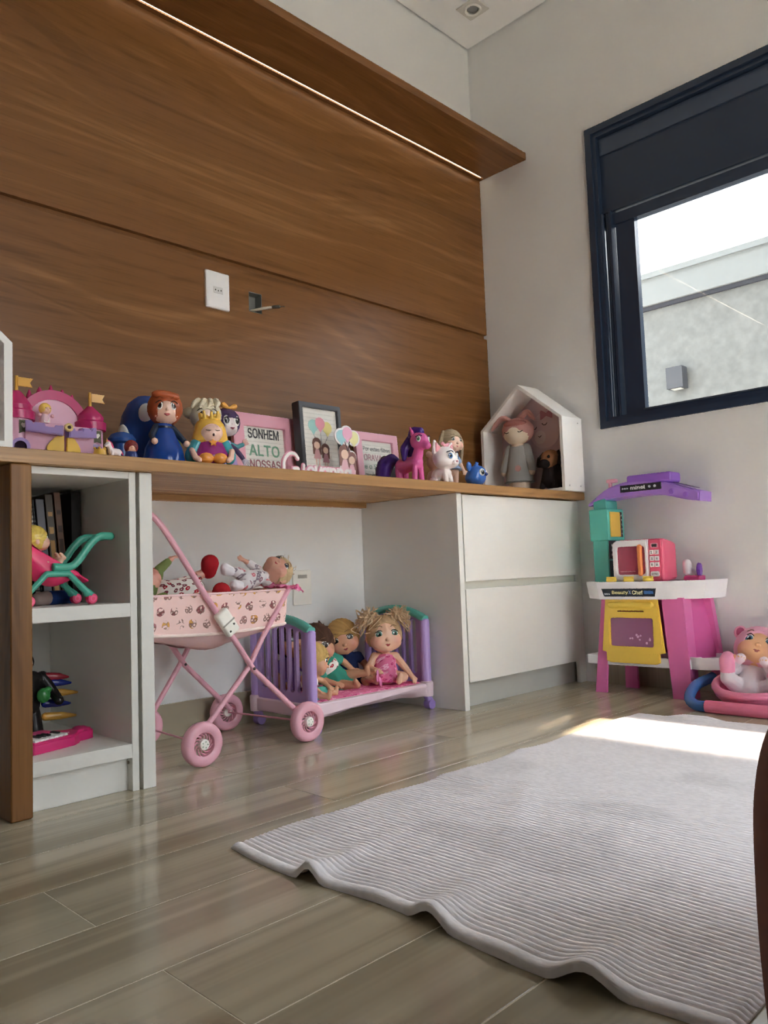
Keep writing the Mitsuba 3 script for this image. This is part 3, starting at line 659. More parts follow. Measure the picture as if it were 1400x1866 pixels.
for k, (dz, a) in enumerate(((.045, .25), (.012, -.7))):
    part(t, 'wing', at(tm(sph((0, 0, 0), (.011, .004, .021), 16)), M4(rot(30, 0, math.degrees(a)), (-1.0+.012*k, -.285, QZ+.012+dz*.6))), 'mat_plastic', (232, 130, 186), True)

# ------------------------------------------------------------------ doll carriage
PK, PK2 = (228, 164, 182), (220, 150, 170)
t = thing('doll_carriage', 'pink metal doll carriage with a printed fabric basket under the counter', 'doll carriage')
FYP, BYP = -.362, -.088
def wheel(x, y, side, r=.0555):
    w_ = part(t, 'wheel', lathe([(r-.026, -.011), (r-.02, -.015), (r-.009, -.0155), (r-.002, -.010), (r, 0), (r-.002, .010), (r-.009, .0155), (r-.02, .015), (r-.026, .011)] + [(r-.026, -.011)], 48).apply_transform(frame((x, y, r), (1, 0, 0), (0, side, 0))), 'mat_plastic', PK, 50)
    part(w_, 'hub', lathe([(0, -.008), (.013, -.008), (.0145, .004), (.013, .013), (.009, .015), (0, .0145)], 28).apply_transform(frame((x, y, r), (1, 0, 0), (0, side, 0))), 'mat_plastic', (236, 234, 226))
    for k in range(5):
        a = k*2*math.pi/5
        part(w_, 'hub_dimple', at(tm(sph((.0075*math.cos(a), .0075*math.sin(a), .0148), (.0022, .0022, .0008), 8)), frame((x, y, r), (1, 0, 0), (0, side, 0))), 'mat_matte', (150, 170, 150))
    for k in range(12):
        a = k*2*math.pi/12; p = [(.010*math.cos(a), .010*math.sin(a), 0), (.021*math.cos(a+.35), .021*math.sin(a+.35), .002), ((r-.024)*math.cos(a+.95), (r-.024)*math.sin(a+.95), 0)]
        part(w_, 'spoke', at(tube(curve(p, 5), .0021, 6), frame((x, y, r), (1, 0, 0), (0, side, 0))), 'mat_plastic', PK2, True)
WX = dict(fl=(-1.722, -.392), fr=(-1.378, -.385), bl=(-1.700, -.055), br=(-1.425, -.055))
wheel(*WX['fl'], -1); wheel(*WX['fr'], -1); wheel(*WX['bl'], 1); wheel(*WX['br'], 1)
for a, b in (('fl', 'bl'), ('fr', 'br')):
    part(t, 'axle', tube([(WX[a][0], WX[a][1]-.004, .0555), (WX[b][0], WX[b][1]+.004, .0555)], .0028, 8), 'mat_plastic', PK2, True)
for y, (lx, ly), (rx, ry) in ((FYP, WX['fl'], WX['fr']), (BYP, WX['bl'], WX['br'])):
    o = 0 if y == FYP else -.045
    hp = curve([(-1.866, y, .642), (-1.838+o*.2, y, .630), (-1.806+o*.4, y, .600), (-1.76+o*.6, y, .535), (-1.69+o, y, .430)], 8)
    part(t, 'push_bar', tube(np.vstack([hp, [(-1.606+o, y, .311), (-1.54+o, y, .216), (rx, ry+(.02 if y == FYP else -.02), .066)]]), .0078, 12), 'mat_plastic', PK, True)
    part(t, 'leg_tube', tube([(-1.402+o, y+.010, .432), (-1.50+o, y+.010, .300), (-1.552+o, y+.004, .225), (lx, ly+(.018 if y == FYP else -.018), .068)], .0072, 12), 'mat_plastic', PK, True)
    part(t, 'rivet', sph((-1.543+o, y-.009, .220), .004, 10), 'mat_metal', (90, 80, 80))
part(t, 'handle', tube([(-1.866, FYP-.012, .642), (-1.869, (FYP+BYP)/2, .643), (-1.866, BYP+.012, .642)], .011, 14), 'mat_plastic', (214, 120, 150), True)
for y, s in ((FYP-.012, -1), (BYP+.012, 1)):
    cl = part(t, 'clip', at(rbox(-.036, .036, -.020, .020, -.011, .011, .006), frame((-1.630-(0 if s < 0 else .045), y, .350), (.56, 0, -.80), (0, s, 0))), 'mat_plastic', (236, 234, 224))
    part(cl, 'seam', at(bx(-.002, .002, -.0205, .0205, .0100, .0116, 0), frame((-1.630-(0 if s < 0 else .045), y, .350), (.56, 0, -.80), (0, s, 0))), 'mat_matte', (160, 156, 146))
    for q in ((.012, .010), (.022, -.010)):
        part(cl, 'screw', at(lathe([(0, 0), (.003, 0), (.003, .0006), (0, .0006)], 12), frame((-1.630-(0 if s < 0 else .045), y, .350), (.56, 0, -.80), (0, s, 0)) @ M4(np.eye(3), (q[0], q[1], .0107))), 'mat_matte', (70, 66, 60))
# basket: an open tub of fabric
def basket():
    nx, levels = 96, []
    a = np.linspace(0, 2*np.pi, nx, endpoint=False)
    def ring_(x0, x1, y0, y1, r, z, sag=0.0):
        s = sbox(x0+r, y0+r, x1-r, y1-r).buffer(r, 12).exterior
        p = np.array([s.interpolate(k, True).coords[0] for k in np.linspace(0, 1, nx, endpoint=False)])
        return np.column_stack([p, z + sag*np.sin(np.pi*(p[:, 0]-x0)/(x1-x0))])
    R_ = []
    for i, (z, e, s) in enumerate(((.428, 0, -.002), (.40, .0, -.002), (.36, .003, -.006), (.332, .006, -.010))): R_.append(ring_(-1.858+e, -1.396-e, -.352+e, -.098-e, .03, z, s))
    low = [ring_(-1.855+e, -1.40-e, -.348+e, -.102-e, .03, z, s) for z, e, s in ((.330, .008, -.010), (.322, .02, -.020), (.314, .06, -.03), (.310, .11, -.036))]
    ins = [ring_(-1.858+e, -1.396-e, -.352+e, -.098-e, .03, z, s) for z, e, s in ((.428, .005, -.002), (.37, .008, -.004), (.345, .02, -.010))]
    def skin_(rings, cap=None):
        v = np.vstack(rings); n = len(rings); i, j = np.meshgrid(np.arange(n-1), np.arange(nx), indexing='ij'); j2 = (j+1) % nx
        q = np.stack([i*nx+j, (i+1)*nx+j, (i+1)*nx+j2, i*nx+j2], -1).reshape(-1, 4); f = [q[:, [0, 1, 2]], q[:, [0, 2, 3]]]
        if cap: v = np.vstack([v, rings[-1].mean(0)]); jj = np.arange(nx); f.append(np.stack([(n-1)*nx+jj, np.full(nx, len(v)-1), (n-1)*nx+(jj+1) % nx], 1))
        return trimesh.Trimesh(v, np.vstack(f), process=False)
    return skin_(R_ + []), skin_(low, True), skin_([R_[0]]+ins, True), R_
bo, bl_, bi, rr_ = basket()
bk = part(t, 'basket', cat(bo, bi), 'mat_print_nursery', smooth=60)
part(bk, 'basket_base', bl_, 'mat_fabric', (226, 186, 188), True)
part(bk, 'binding', tube(rr_[3]+np.array([0, 0, -.001]), .0042, 8, True), 'mat_fabric', (240, 218, 210), True)
part(bk, 'binding', tube(rr_[0], .003, 8, True), 'mat_fabric', (238, 204, 204), True)
# dolls lying in the basket
def berry_hair(t, Hm, W):
    part(t, 'bonnet', at(hair_cap((.475, .49, .51), .25, -.3), Hm), 'mat_fabric', strands((112, 132, 66), (88, 104, 52)), True)
def shoes(t, J, W):
    for k, c in ((0, (176, 26, 36)), (1, (170, 20, 34))):
        q = J[k]; d = nrm(q['F']-q['A'])
        part(t, 'shoe', at(hull(sph(q['A']-.02*d, .17, 20), sph(q['F']+.06*d, .20, 20)), W), 'mat_fabric', c, True)
make_doll('lying_doll', 'doll in green bonnet and berry print dress lying in the carriage', facing((-1.635, -.215, .425), (-.25, -.60, .75), (-1, .02, .10)), .125,
    dict(head=rot(18, -10, -4), t=(0, 0, 1), ua=((-.8, -.5, -.3), (.8, -.5, -.3)), fa=((-.3, -.7, -.7), (.4, -.6, -.7)), th=((-.35, -.5, -.75), (.35, -.55, -.75)), sh=((-.2, .0, -1), (.1, -.55, -.8)), ft=((0, -1, .2), (0, -1, .3))),
    (226, 164, 142), (70, 60, 60), outfits(dress(-.28, .69, 'mat_print_berry', flare=.46, sleeves=None), suit((122, 140, 74), leg=0, arm=.95, torso=False, name='sleeves'), shoes), berry_hair, fingers=True)
if 0: single('red_shoe_toy', 'big round red felt shoe sole sticking up between the two dolls of the carriage', 'toy', tm(union(hull(sph((-1.455, -.195, .475), (.012, .034, .036), 24), sph((-1.443, -.19, .470), (.008, .028, .030), 20)), bone((-1.475, -.205, .455), (-1.49, -.215, .43), .02, .024))), 'mat_fabric', lambda v: np.where((v[:, 0] < -1.468)[:, None], (122, 140, 74), (168, 16, 28)), True)
def grey_hair(t, Hm, W):
    k = part(t, 'hair', at(hair_cap(front=.2, low=-.25), Hm), 'mat_matte', strands((214, 186, 140), (176, 146, 100)), True)
    part(t, 'loose_hair', at(wavy_tuft((0, .1, .45), (-.6, .2, .35), 24, .5, .012, 8, .2, .7), Hm), 'mat_matte', strands((206, 178, 136), (170, 140, 98)), True)
make_doll('lying_doll', 'blonde doll in white socks and grey floral suit lying in the carriage', facing((-1.475, -.215, .455), (-.30, -.72, .62), (1, -.06, .12)), .096,
    dict(head=rot(-4, 0, -10), t=(0, 0, 1), ua=((-.6, -.35, -.65), (.8, -.5, -.1)), fa=((-.2, -.5, -.8), (.5, -.8, .2)), th=((-.2, -.45, -.85), (.38, -.5, -.8)), sh=((-.05, -.25, -.95), (.1, -.1, -.99)), ft=((-.1, -.9, -.4), (.1, -.9, -.4))),
    (222, 166, 140), (40, 60, 90), suit((226, 222, 224), 'mat_print_grey', leg=.5, arm=.6, r=.04, socks=(236, 234, 240)), grey_hair, closed=False)
def blanket_piece():
    rg = np.random.default_rng(3); u, v = np.meshgrid(np.linspace(0, 1, 30), np.linspace(0, 1, 16), indexing='ij')
    x = -1.445+.085*u; y = -.365+.07*v; nn = meshkit.fbm(np.stack([u*5, v*5, 0*u], -1), 3, 2); z = .434 + .040*(nn-.3)*(.5+.5*u) - .016*u*u; x = x + .012*(nn-.5); y = y + .02*(meshkit.fbm(np.stack([u*4, v*3, 0*u+3], -1), 2, 5)-.5)
    top = np.stack([x, y, z], -1).reshape(-1, 3); bot = top - [0, 0, .003]; N = len(top); i, j = np.meshgrid(np.arange(29), np.arange(15), indexing='ij'); a = i*16+j
    q = np.stack([a, a+16, a+17, a+1], -1).reshape(-1, 4); lp = np.concatenate([np.arange(30)*16, 29*16+np.arange(1, 16), np.arange(28, -1, -1)*16+15, np.arange(14, 0, -1)]); l2 = np.roll(lp, -1)
    return trimesh.Trimesh(np.vstack([top, bot]), np.vstack([q[:, [0, 1, 2]], q[:, [0, 2, 3]], q[:, [0, 2, 1]]+N, q[:, [0, 3, 2]]+N, np.stack([lp, lp+N, l2+N], 1), np.stack([lp, l2+N, l2], 1)]), process=False)
single('pink_scarf', 'crumpled bright pink cloth over the right corner of the carriage basket', 'cloth', blanket_piece(), 'mat_print_pink', smooth=True)
# ------------------------------------------------------------------ house shaped boxes on the counter
def house_box(M, w, he, ha, dep, th, inner=(214, 210, 206), back=(206, 186, 190)):
    """local x across, y depth (front at 0, going back), z up, from the bottom middle"""
    out = Polygon([(-w/2, 0), (w/2, 0), (w/2, he), (0, ha), (-w/2, he)])
    k = th/math.cos(math.atan2(ha-he, w/2))
    inn = Polygon([(-w/2+th, th), (w/2-th, th), (w/2-th, he-.25*th), (0, ha-k), (-w/2+th, he-.25*th)])
    up = lambda poly, h, y: at(ext(poly, h), M @ np.array([[1, 0, 0, 0], [0, 0, -1, y+h], [0, 1, 0, 0], [0, 0, 0, 1.]]))
    part(t, 'shell', up(out.difference(inn), dep, 0), 'mat_satin', (232, 231, 228))
    part(t, 'back_panel', up(out.buffer(-.002), .004, dep-.006), 'mat_satin', back)
    return up
t = thing('house_box', 'white house shaped display box at the right end of the counter', 'display box', 'house shaped boxes')
HM = np.array([[-.0467, .9989, 0, -.1596], [-.9989, -.0467, 0, -.2978], [0, 0, 1, .7502], [0, 0, 0, 1.0]])
house_box(HM, .4107, .2898, .4522, .132, .013, back=(214, 190, 196))
def hp(x, z, y=.1245): return (HM @ np.array([x, y, z, 1]))[:3]
HS = stand((0, 0, 0), HM[:3, 0])
def on_back(poly, x, z, h=.0012): return at(ext(poly, h), stand(hp(x, z), HM[:3, 0]))
part(t, 'printed_face', on_back(Point(0, 0).buffer(.075), .035, .27, .0006), 'mat_matte', (226, 206, 210))
part(t, 'printed_snout', on_back(Point(0, 0).buffer(.028), .01, .245, .001), 'mat_matte', (236, 224, 224))
bow = unary_union([Polygon([(0, 0), (-.024, .016), (-.026, -.014)]).buffer(.005), Polygon([(0, 0), (.024, .016), (.026, -.014)]).buffer(.005), Point(0, 0).buffer(.007)])
part(t, 'printed_bow', on_back(bow, .045, .335), 'mat_matte', (196, 130, 142))
for x, z in ((-.018, .285), (.035, .296)): part(t, 'printed_eyelid', on_back(LineString([(-.012, .004), (-.005, -.003), (.005, -.003), (.012, .004)]).buffer(.002), x, z), 'mat_matte', (120, 96, 100))
part(t, 'printed_mouth', on_back(LineString([(-.008, 0), (0, -.005), (.008, 0)]).buffer(.0018), .008, .25, .0018), 'mat_matte', (120, 90, 96))
for z, y in ((.02, .03), (.02, .105), (.27, .105)): part(t, 'screw', at(lathe([(0, 0), (.003, 0), (.003, .0007), (0, .0007)], 12), frame((HM @ np.array([.2054, y, z, 1]))[:3], (0, 0, 1), HM[:3, 0])), 'mat_metal', (150, 150, 150))
t = thing('house_box', 'white house shaped box at the far left of the counter beside the toy castle', 'display box', 'house shaped boxes')
house_box(np.array([[1, 0, 0, -2.346], [0, 1, 0, -.452], [0, 0, 1, .7502], [0, 0, 0, 1.0]]), .30, .226, .36, .115, .017)

# plush doll and plush dog standing inside the right house box
HX = lambda x, y, z: HM @ M4(np.eye(3), (x, y, z))
t = thing('plush_doll', 'cloth doll in a grey dress and pink hood with long ears inside the house box', 'plush doll')
B = facing((-.095, -.242, .764), (-1, -.25, 0))
def loc(m): return at(m, B)
part(t, 'body', loc(cat(tm(union(bone((0, 0, .03), (0, 0, .19), .045, .03, 20), bone((-.035, 0, .185), (-.062, -.012, .09), .016, .014), bone((.035, 0, .185), (.060, -.012, .085), .016, .014), bone((-.02, -.005, .0145), (-.02, 0, .05), .014, .014), bone((.02, -.005, .0145), (.02, 0, .05), .014, .014)).refine_to_length(.012)))), 'mat_fabric', (212, 190, 168), True)
part(t, 'dress', loc(loft([(0, 0, .205), (0, 0, .19), (0, 0, .15), (0, 0, .10), (0, 0, .045), (0, 0, .043)], [.022, .040, .046, .053, .060, .058], [.02, .032, .038, .045, .050, .048], (1, 0, 0))), 'mat_fabric', (160, 160, 158), True)
for s in (-1, 1): part(t, 'sleeve', loc(bone((s*.035, 0, .187), (s*.060, -.010, .10), .020, .019)), 'mat_fabric', (166, 166, 163), True)
part(t, 'dress_trim', loc(tube([(.061*math.cos(a), .051*math.sin(a), .047) for a in np.linspace(0, 2*np.pi, 40, endpoint=False)], .0035, 6, True)), 'mat_fabric', (120, 122, 120), True)
part(t, 'flower_patch', loc(lathe([(0, 0), (.013, 0), (.013, .003), (0, .003)], 16).apply_transform(frame((.012, -.043, .10), (1, 0, 0), (0, -1, 0)))), 'mat_fabric', (196, 150, 146))
hd = part(t, 'head', loc(tm(hull(sph((0, 0, .255), (.062, .052, .050), 28), sph((0, -.008, .238), (.050, .046, .036), 24)))), 'mat_fabric', (232, 212, 186), True)
part(hd, 'hood', loc(tm((sph((0, .006, .262), (.068, .058, .056), 32) - hull(sph((0, -.085, .238), (.052, .05, .050), 24), sph((0, -.15, .238), (.09, .05, .08), 16)) - mf(bx(-1, 1, -1, 1, .1, .212, 0))).refine_to_length(.012))), 'mat_fabric', (204, 146, 138), True)
for s, (p, q) in zip((-1, 1), (((-.02, 0, .305), (-.115, .0, .275)), ((.015, 0, .31), (.075, .01, .300)))):
    m = curve([p, (np.array(p)+q)/2+np.array([0, 0, .032]), q], 8)
    part(hd, 'ear', loc(tube(m, np.interp(np.linspace(0, 1, len(m)), [0, .3, .8, 1], [.013, .020, .017, .006]), 12, flat=(1, .55))), 'mat_fabric', (206, 150, 142), True)
for s in (-1, 1): part(hd, 'eyelid', loc(tube(curve([(s*.028-.012, -.046, .254), (s*.028, -.0515, .248), (s*.028+.012, -.045, .254)], 5), .0017, 6)), 'mat_matte', (70, 50, 44))
part(hd, 'fringe', loc(tm(sph((0, -.022, .288), (.05, .036, .018), 20))), 'mat_fabric', (178, 110, 100), True)
t = thing('plush_dog', 'dark plush dog with a brown face and black muzzle sitting inside the house box', 'plush dog')
B = facing((-.100, -.405, .764), (-1, .1, 0))
part(t, 'body', loc(tm(union(bone((0, .0, .045), (0, 0, .09), .045, .035, 20), bone((-.03, -.03, .012), (-.028, 0, .06), .0118, .02), bone((.03, -.03, .012), (.028, 0, .06), .0118, .02), sph((.05, 0, .04), (.03, .03, .035), 18)).refine_to_length(.012))), 'mat_fabric', (44, 38, 40), True)
hd = part(t, 'head', loc(tm(hull(sph((0, -.008, .125), (.042, .038, .036), 24), sph((0, -.02, .11), (.034, .034, .03), 20)))), 'mat_fabric', (150, 104, 66), True)
part(hd, 'muzzle', loc(tm(hull(sph((0, -.045, .102), (.024, .02, .019), 20), sph((0, -.055, .107), (.016, .012, .012), 14)))), 'mat_fabric', (34, 30, 30), True)
for s in (-1, 1):
    part(hd, 'ear', loc(tube(curve([(s*.034, 0, .150), (s*.048, -.01, .13), (s*.050, -.018, .095)], 6), [.010]*6+[.014]*6+[.009], 10, flat=(.6, 1))), 'mat_fabric', (40, 32, 32), True)
    part(hd, 'eye', loc(sph((s*.022, -.048, .128), .006, 14)), 'mat_gloss', (16, 14, 14), True)

# ------------------------------------------------------------------ picture frames and the name sign
def picture_frame(label, x0, x1, y, h, bw, col, depth, lean, pw, yaw=0.0):
    """a frame standing on the counter and leaning back; returns its key and a function that puts art on the sheet"""
    t = thing('picture_frame', label, 'picture frame')
    w = x1-x0; S = stand((x0, y, CZ+.0006), (math.cos(yaw), math.sin(yaw), 0), (math.sin(lean)*0, math.sin(lean), math.cos(lean)))
    o = sbox(0, 0, w, h); i = sbox(bw, bw, w-bw, h-bw)
    part(t, 'moulding', at(bevel_ext(o.difference(i), depth, .0015), S), 'mat_satin', col)
    part(t, 'sheet', at(ext(i.buffer(.002), .004), S @ M4(np.eye(3), (0, 0, pw-.004))), 'mat_matte', (232, 230, 222))
    for z in np.arange(bw+.012, h-bw-.004, .014):
        part(t, 'sheet_line', at(ext(sbox(bw, z, w-bw, z+.0016), .0003), S @ M4(np.eye(3), (0, 0, pw))), 'mat_matte', (206, 206, 200))
    part(t, 'back_board', at(ext(o.buffer(-.002), .004), S @ M4(np.eye(3), (0, 0, -.004))), 'mat_matte', (120, 96, 72))
    part(t, 'prop', at(ext(sbox(w*.4, 0, w*.6, h*.7), .003), stand((x0, y, CZ), (1, 0, 0), (0, math.sin(lean)+.24, 1)) @ M4(np.eye(3), (0, .001, -.006))), 'mat_matte', (60, 56, 52))
    return t, (lambda m, u, v, d=.0004: at(m, S @ M4(np.eye(3), (u, v, pw+d))))
def words(t, put, s, h, u, v, col, w=None, depth=.0007): part(t, 'lettering', put(text(s, h, depth, h > .018, w), u, v), 'mat_matte', col, False)
PINKF = (226, 156, 176)
t, put = picture_frame('pink picture frame with three lines of brush lettering beside the dolls', -1.432, -1.194, -.135, .224, .040, PINKF, .016, .09, .006)
words(t, put, 'SONHEM', .030, .059, .148, (74, 74, 78), .120); words(t, put, 'ALTO', .034, .059, .092, (118, 166, 138), .118); words(t, put, 'NOSSAS', .026, .059, .052, (168, 112, 120), .118)
t, put = picture_frame('dark grey picture frame with a drawing of two girls holding balloons', -1.214, -1.034, -.170, .272, .016, (62, 64, 70), .034, .07, .024)
BAL = ((-.030, .198, (158, 208, 202)), (.0, .208, (238, 160, 176)), (.030, .196, (240, 226, 140)))
for dx, z, c in BAL:
    u = .092+dx
    part(t, 'drawn_balloon', put(ext(Point(0, 0).buffer(.0205).union(Polygon([(-.012, -.014), (.012, -.014), (0, -.031)])), .0006), u, z, .0004+.0002*(dx == 0)), 'mat_matte', c, False)
    part(t, 'drawn_string', put(ext(LineString([(u, z-.03), (.094, .118)]).buffer(.0009), .0004), 0, 0), 'mat_matte', (150, 146, 150), False)
def girl(t, put, u, v, k, dressc, hair=(120, 84, 76)):
    part(t, 'drawn_hair', put(ext(unary_union([Point(0, .052*k).buffer(.019*k), sbox(-.018*k, .015*k, .018*k, .052*k)]), .0005), u, v), 'mat_matte', hair, False)
    part(t, 'drawn_face', put(ext(Point(0, .045*k).buffer(.0125*k), .0008), u, v), 'mat_matte', (240, 206, 186), False)
    part(t, 'drawn_dress', put(ext(Polygon([(-.007*k, .032*k), (.007*k, .032*k), (.016*k, .0), (-.016*k, 0)]), .0008), u, v), 'mat_matte', dressc, False)
    for s in (-1, 1): part(t, 'drawn_leg', put(ext(sbox(s*.006*k-.002*k, -.022*k, s*.006*k+.002*k, 0), .0006), u, v), 'mat_matte', (236, 196, 178), False)
girl(t, put, .072, .088, 1.0, (206, 156, 160)); girl(t, put, .108, .078, .9, (196, 140, 150))
words(t, put, 'so you out', .014, .056, .040, (150, 148, 152), .075)
t, put = picture_frame('pink picture frame with four lines of lettering at the right of the name sign', -.914, -.700, -.130, .214, .030, (232, 168, 186), .015, .09, .006)
for s_, h_, v_, c_ in (('Por estes filhos', .0150, .148, (130, 128, 130)), ('ORAVA AO', .022, .113, (196, 150, 158)), ('e o Senhor', .0175, .082, (110, 138, 124)), ('ouviu a minha', .0150, .053, (92, 92, 96))): words(t, put, s_, h_, .040, v_, c_, .136)
t = thing('name_sign', 'pink and white cut out name sign with two girls and balloons', 'name sign')
NS = stand((-1.372, -.288, CZ+.0006), (1, 0, 0))
letters = [((.062, .066), (.050, .078), (.030, .078), (.012, .060), (.008, .035), (.018, .012), (.040, .006), (.060, .016), (.062, .034), (.045, .034)), ((.084, .046), (.082, .010), (.090, .006))]
x = .098
def arcs(kind, x):
    if kind == 'o': return [[(x+.013+.013*math.cos(a), .023+.018*math.sin(a)) for a in np.linspace(.5, 2*np.pi+.5, 14)]], .032
    if kind == 'v': return [[(x, .042), (x+.010, .006), (x+.022, .042)]], .026
    if kind == 'a': return [[(x+.012+.012*math.cos(a), .023+.018*math.sin(a)) for a in np.linspace(.6, 2*np.pi+.3, 14)], [(x+.025, .042), (x+.024, .010), (x+.032, .005)]], .035
    return [[(x, .042), (x, .005)], [(x, .030), (x+.008, .041), (x+.018, .038), (x+.020, .024), (x+.020, .005)]], .030
for ch in 'ovanna':
    st, adv = arcs(ch, x); letters += [tuple(s) for s in st]; x += adv
shape = unary_union([LineString(curve([(a, b) for a, b in s], 5) if len(s) > 2 else s).buffer(.0043) for s in [[(a, b) for a, b in l] for l in letters]])
back = shape.buffer(.0034).union(sbox(.01, 0, .285, .010))
part(t, 'backing', at(bevel_ext(back, .004, .001), NS), 'mat_satin', (232, 160, 184))
part(t, 'lettering', at(ext(shape, .0025), NS @ M4(np.eye(3), (0, 0, .004))), 'mat_satin', (240, 236, 236))
gx = .262
cut = unary_union([Point(gx-.006, .098).buffer(.026), Point(gx+.022, .085).buffer(.022), sbox(gx-.026, .0, gx+.034, .09).buffer(.004), Point(gx-.022, .150).buffer(.026), Point(gx+.004, .160).buffer(.027), Point(gx+.034, .148).buffer(.026), LineString([(gx, .13), (gx+.004, .10)]).buffer(.010)])
part(t, 'figure_board', at(ext(cut, .004), NS), 'mat_satin', (240, 234, 236))
def putn(m, u, v, d=0): return at(m, NS @ M4(np.eye(3), (u, v, .0042+d)))
for dx, z, c in ((-.020, .150, (164, 214, 224)), (.005, .161, (240, 178, 206)), (.033, .149, (242, 234, 168))):
    part(t, 'balloon', putn(ext(Point(0, 0).buffer(.021).union(Polygon([(-.012, -.014), (.012, -.014), (0, -.031)])), .001+.0006*(dx == .005)), gx+dx, z), 'mat_satin', c, False)
for s in (-1, 1): part(t, 'balloon_string', putn(ext(LineString([(s*.010, .134), (.002, .102)]).buffer(.0014), .0008), gx+.004, 0), 'mat_satin', (60, 50, 56), False)
girl(t, putn, gx-.008, .036, 1.25, (240, 196, 206), (150, 110, 104)); girl(t, putn, gx+.022, .028, 1.05, (236, 186, 200), (150, 104, 100))

# ------------------------------------------------------------------ toy castle
t = thing('toy_castle', 'pink plastic toy castle with magenta roofs and yellow flags at the left of the counter', 'toy castle')
CP, CMg, CPu, CY = (214, 158, 184), (184, 22, 98), (150, 122, 186), (224, 164, 0)
cz = CZ+.0006
def CAS(u, v, z): return (-2.072+u, -.365+v, cz+z)            # v towards the wall
def tower(u, r, zt, top, flag):
    x, y, z = CAS(u, .012, 0)
    tw = part(t, 'tower', lathe([(0, 0), (r, 0), (r*.97, zt), (0, zt)], 36, (x, y, z)), 'mat_plastic', CP, 40)
    prof = [(0, zt-.006), (r*1.22, zt-.006), (r*1.25, zt+.012), (r*1.02, zt+.016), (r*1.05, zt+.026), (r*.86, zt+.034), (r*.42, top-.006), (r*.24, top), (0, top+.001)]
    rf = part(tw, 'roof', lathe(prof, 36, (x, y, z)), 'mat_plastic', CMg, 40)
    part(tw, 'flag_pole', tube([(x, y, z+top-.004), (x, y, z+top+.034)], .0036, 10), 'mat_plastic', CY)
    fl = Polygon([(0, 0), (.030, -.002), (.025, .008), (.031, .018), (0, .020)])
    part(tw, 'flag', at(bevel_ext(fl, .004, .001), stand((x+.002, y-.002, z+top+.011), (1, -.25, 0))), 'mat_plastic', CY)
    yf = y-r
    part(tw, 'arch', at(ext(unary_union([Point(0, .018).buffer(.0195), sbox(-.0195, 0, .0195, .018)]).difference(unary_union([Point(0, .018).buffer(.0125), sbox(-.0125, -.01, .0125, .018)])), .006), stand((x-.004, yf-.001, z), (1, -.25, 0))), 'mat_plastic', CPu)
    part(tw, 'arch_opening', at(ext(unary_union([Point(0, .018).buffer(.0128), sbox(-.0128, 0, .0128, .018)]), .002), stand((x-.004, yf-.0005, z), (1, -.25, 0))), 'mat_matte', (34, 14, 40))
    st = part(tw, 'sticker', at(ext(Polygon([(-.009, 0), (0, .004), (.009, 0), (.009, .030), (-.009, .030)]), .0012), stand((x+.003, yf-.0006, z+zt-.040), (1, -.12, 0))), 'mat_matte', (96, 96, 76))
    part(st, 'emblem', at(ext(Polygon([(0, -.005), (.005, .001), (.0025, .005), (0, .003), (-.0025, .005), (-.005, .001)]).buffer(.001), .0008), stand((x+.003, yf-.0018, z+zt-.022), (1, -.12, 0))), 'mat_matte', (230, 226, 220))
tower(-.080, .031, .088, .148, 1); tower(.088, .029, .080, .132, 1)
arch = lambda r, z0: Polygon([(r*math.cos(a)*1.0, z0+r*.98*math.sin(a)) for a in np.linspace(0, np.pi, 30)] + [(-r, 0), (r, 0)])
part(t, 'wall', at(ext(arch(.066, .078), .030), stand(CAS(.004, .045, 0), (1, 0, 0))), 'mat_plastic', CP)
rim = arch(.080, .082).difference(arch(.060, .080)).difference(sbox(-1, -1, 1, .075))
rf = part(t, 'arch_roof', at(ext(rim, .036), stand(CAS(.004, .048, 0), (1, 0, 0))), 'mat_plastic', CMg)
for k, a in enumerate(np.linspace(.92, 2.24, 5)):
    r = .080; p = CAS(.004+r*math.cos(a), .030, .082+r*.98*math.sin(a)-.003)
    part(rf, 'spike', lathe([(0, -.002), (.0085, -.002), (.0055, .007), (.0018, .014+.003*(k % 2 == 0)), (0, .016+.003*(k % 2 == 0))], 14, p), 'mat_plastic', CMg, 40)
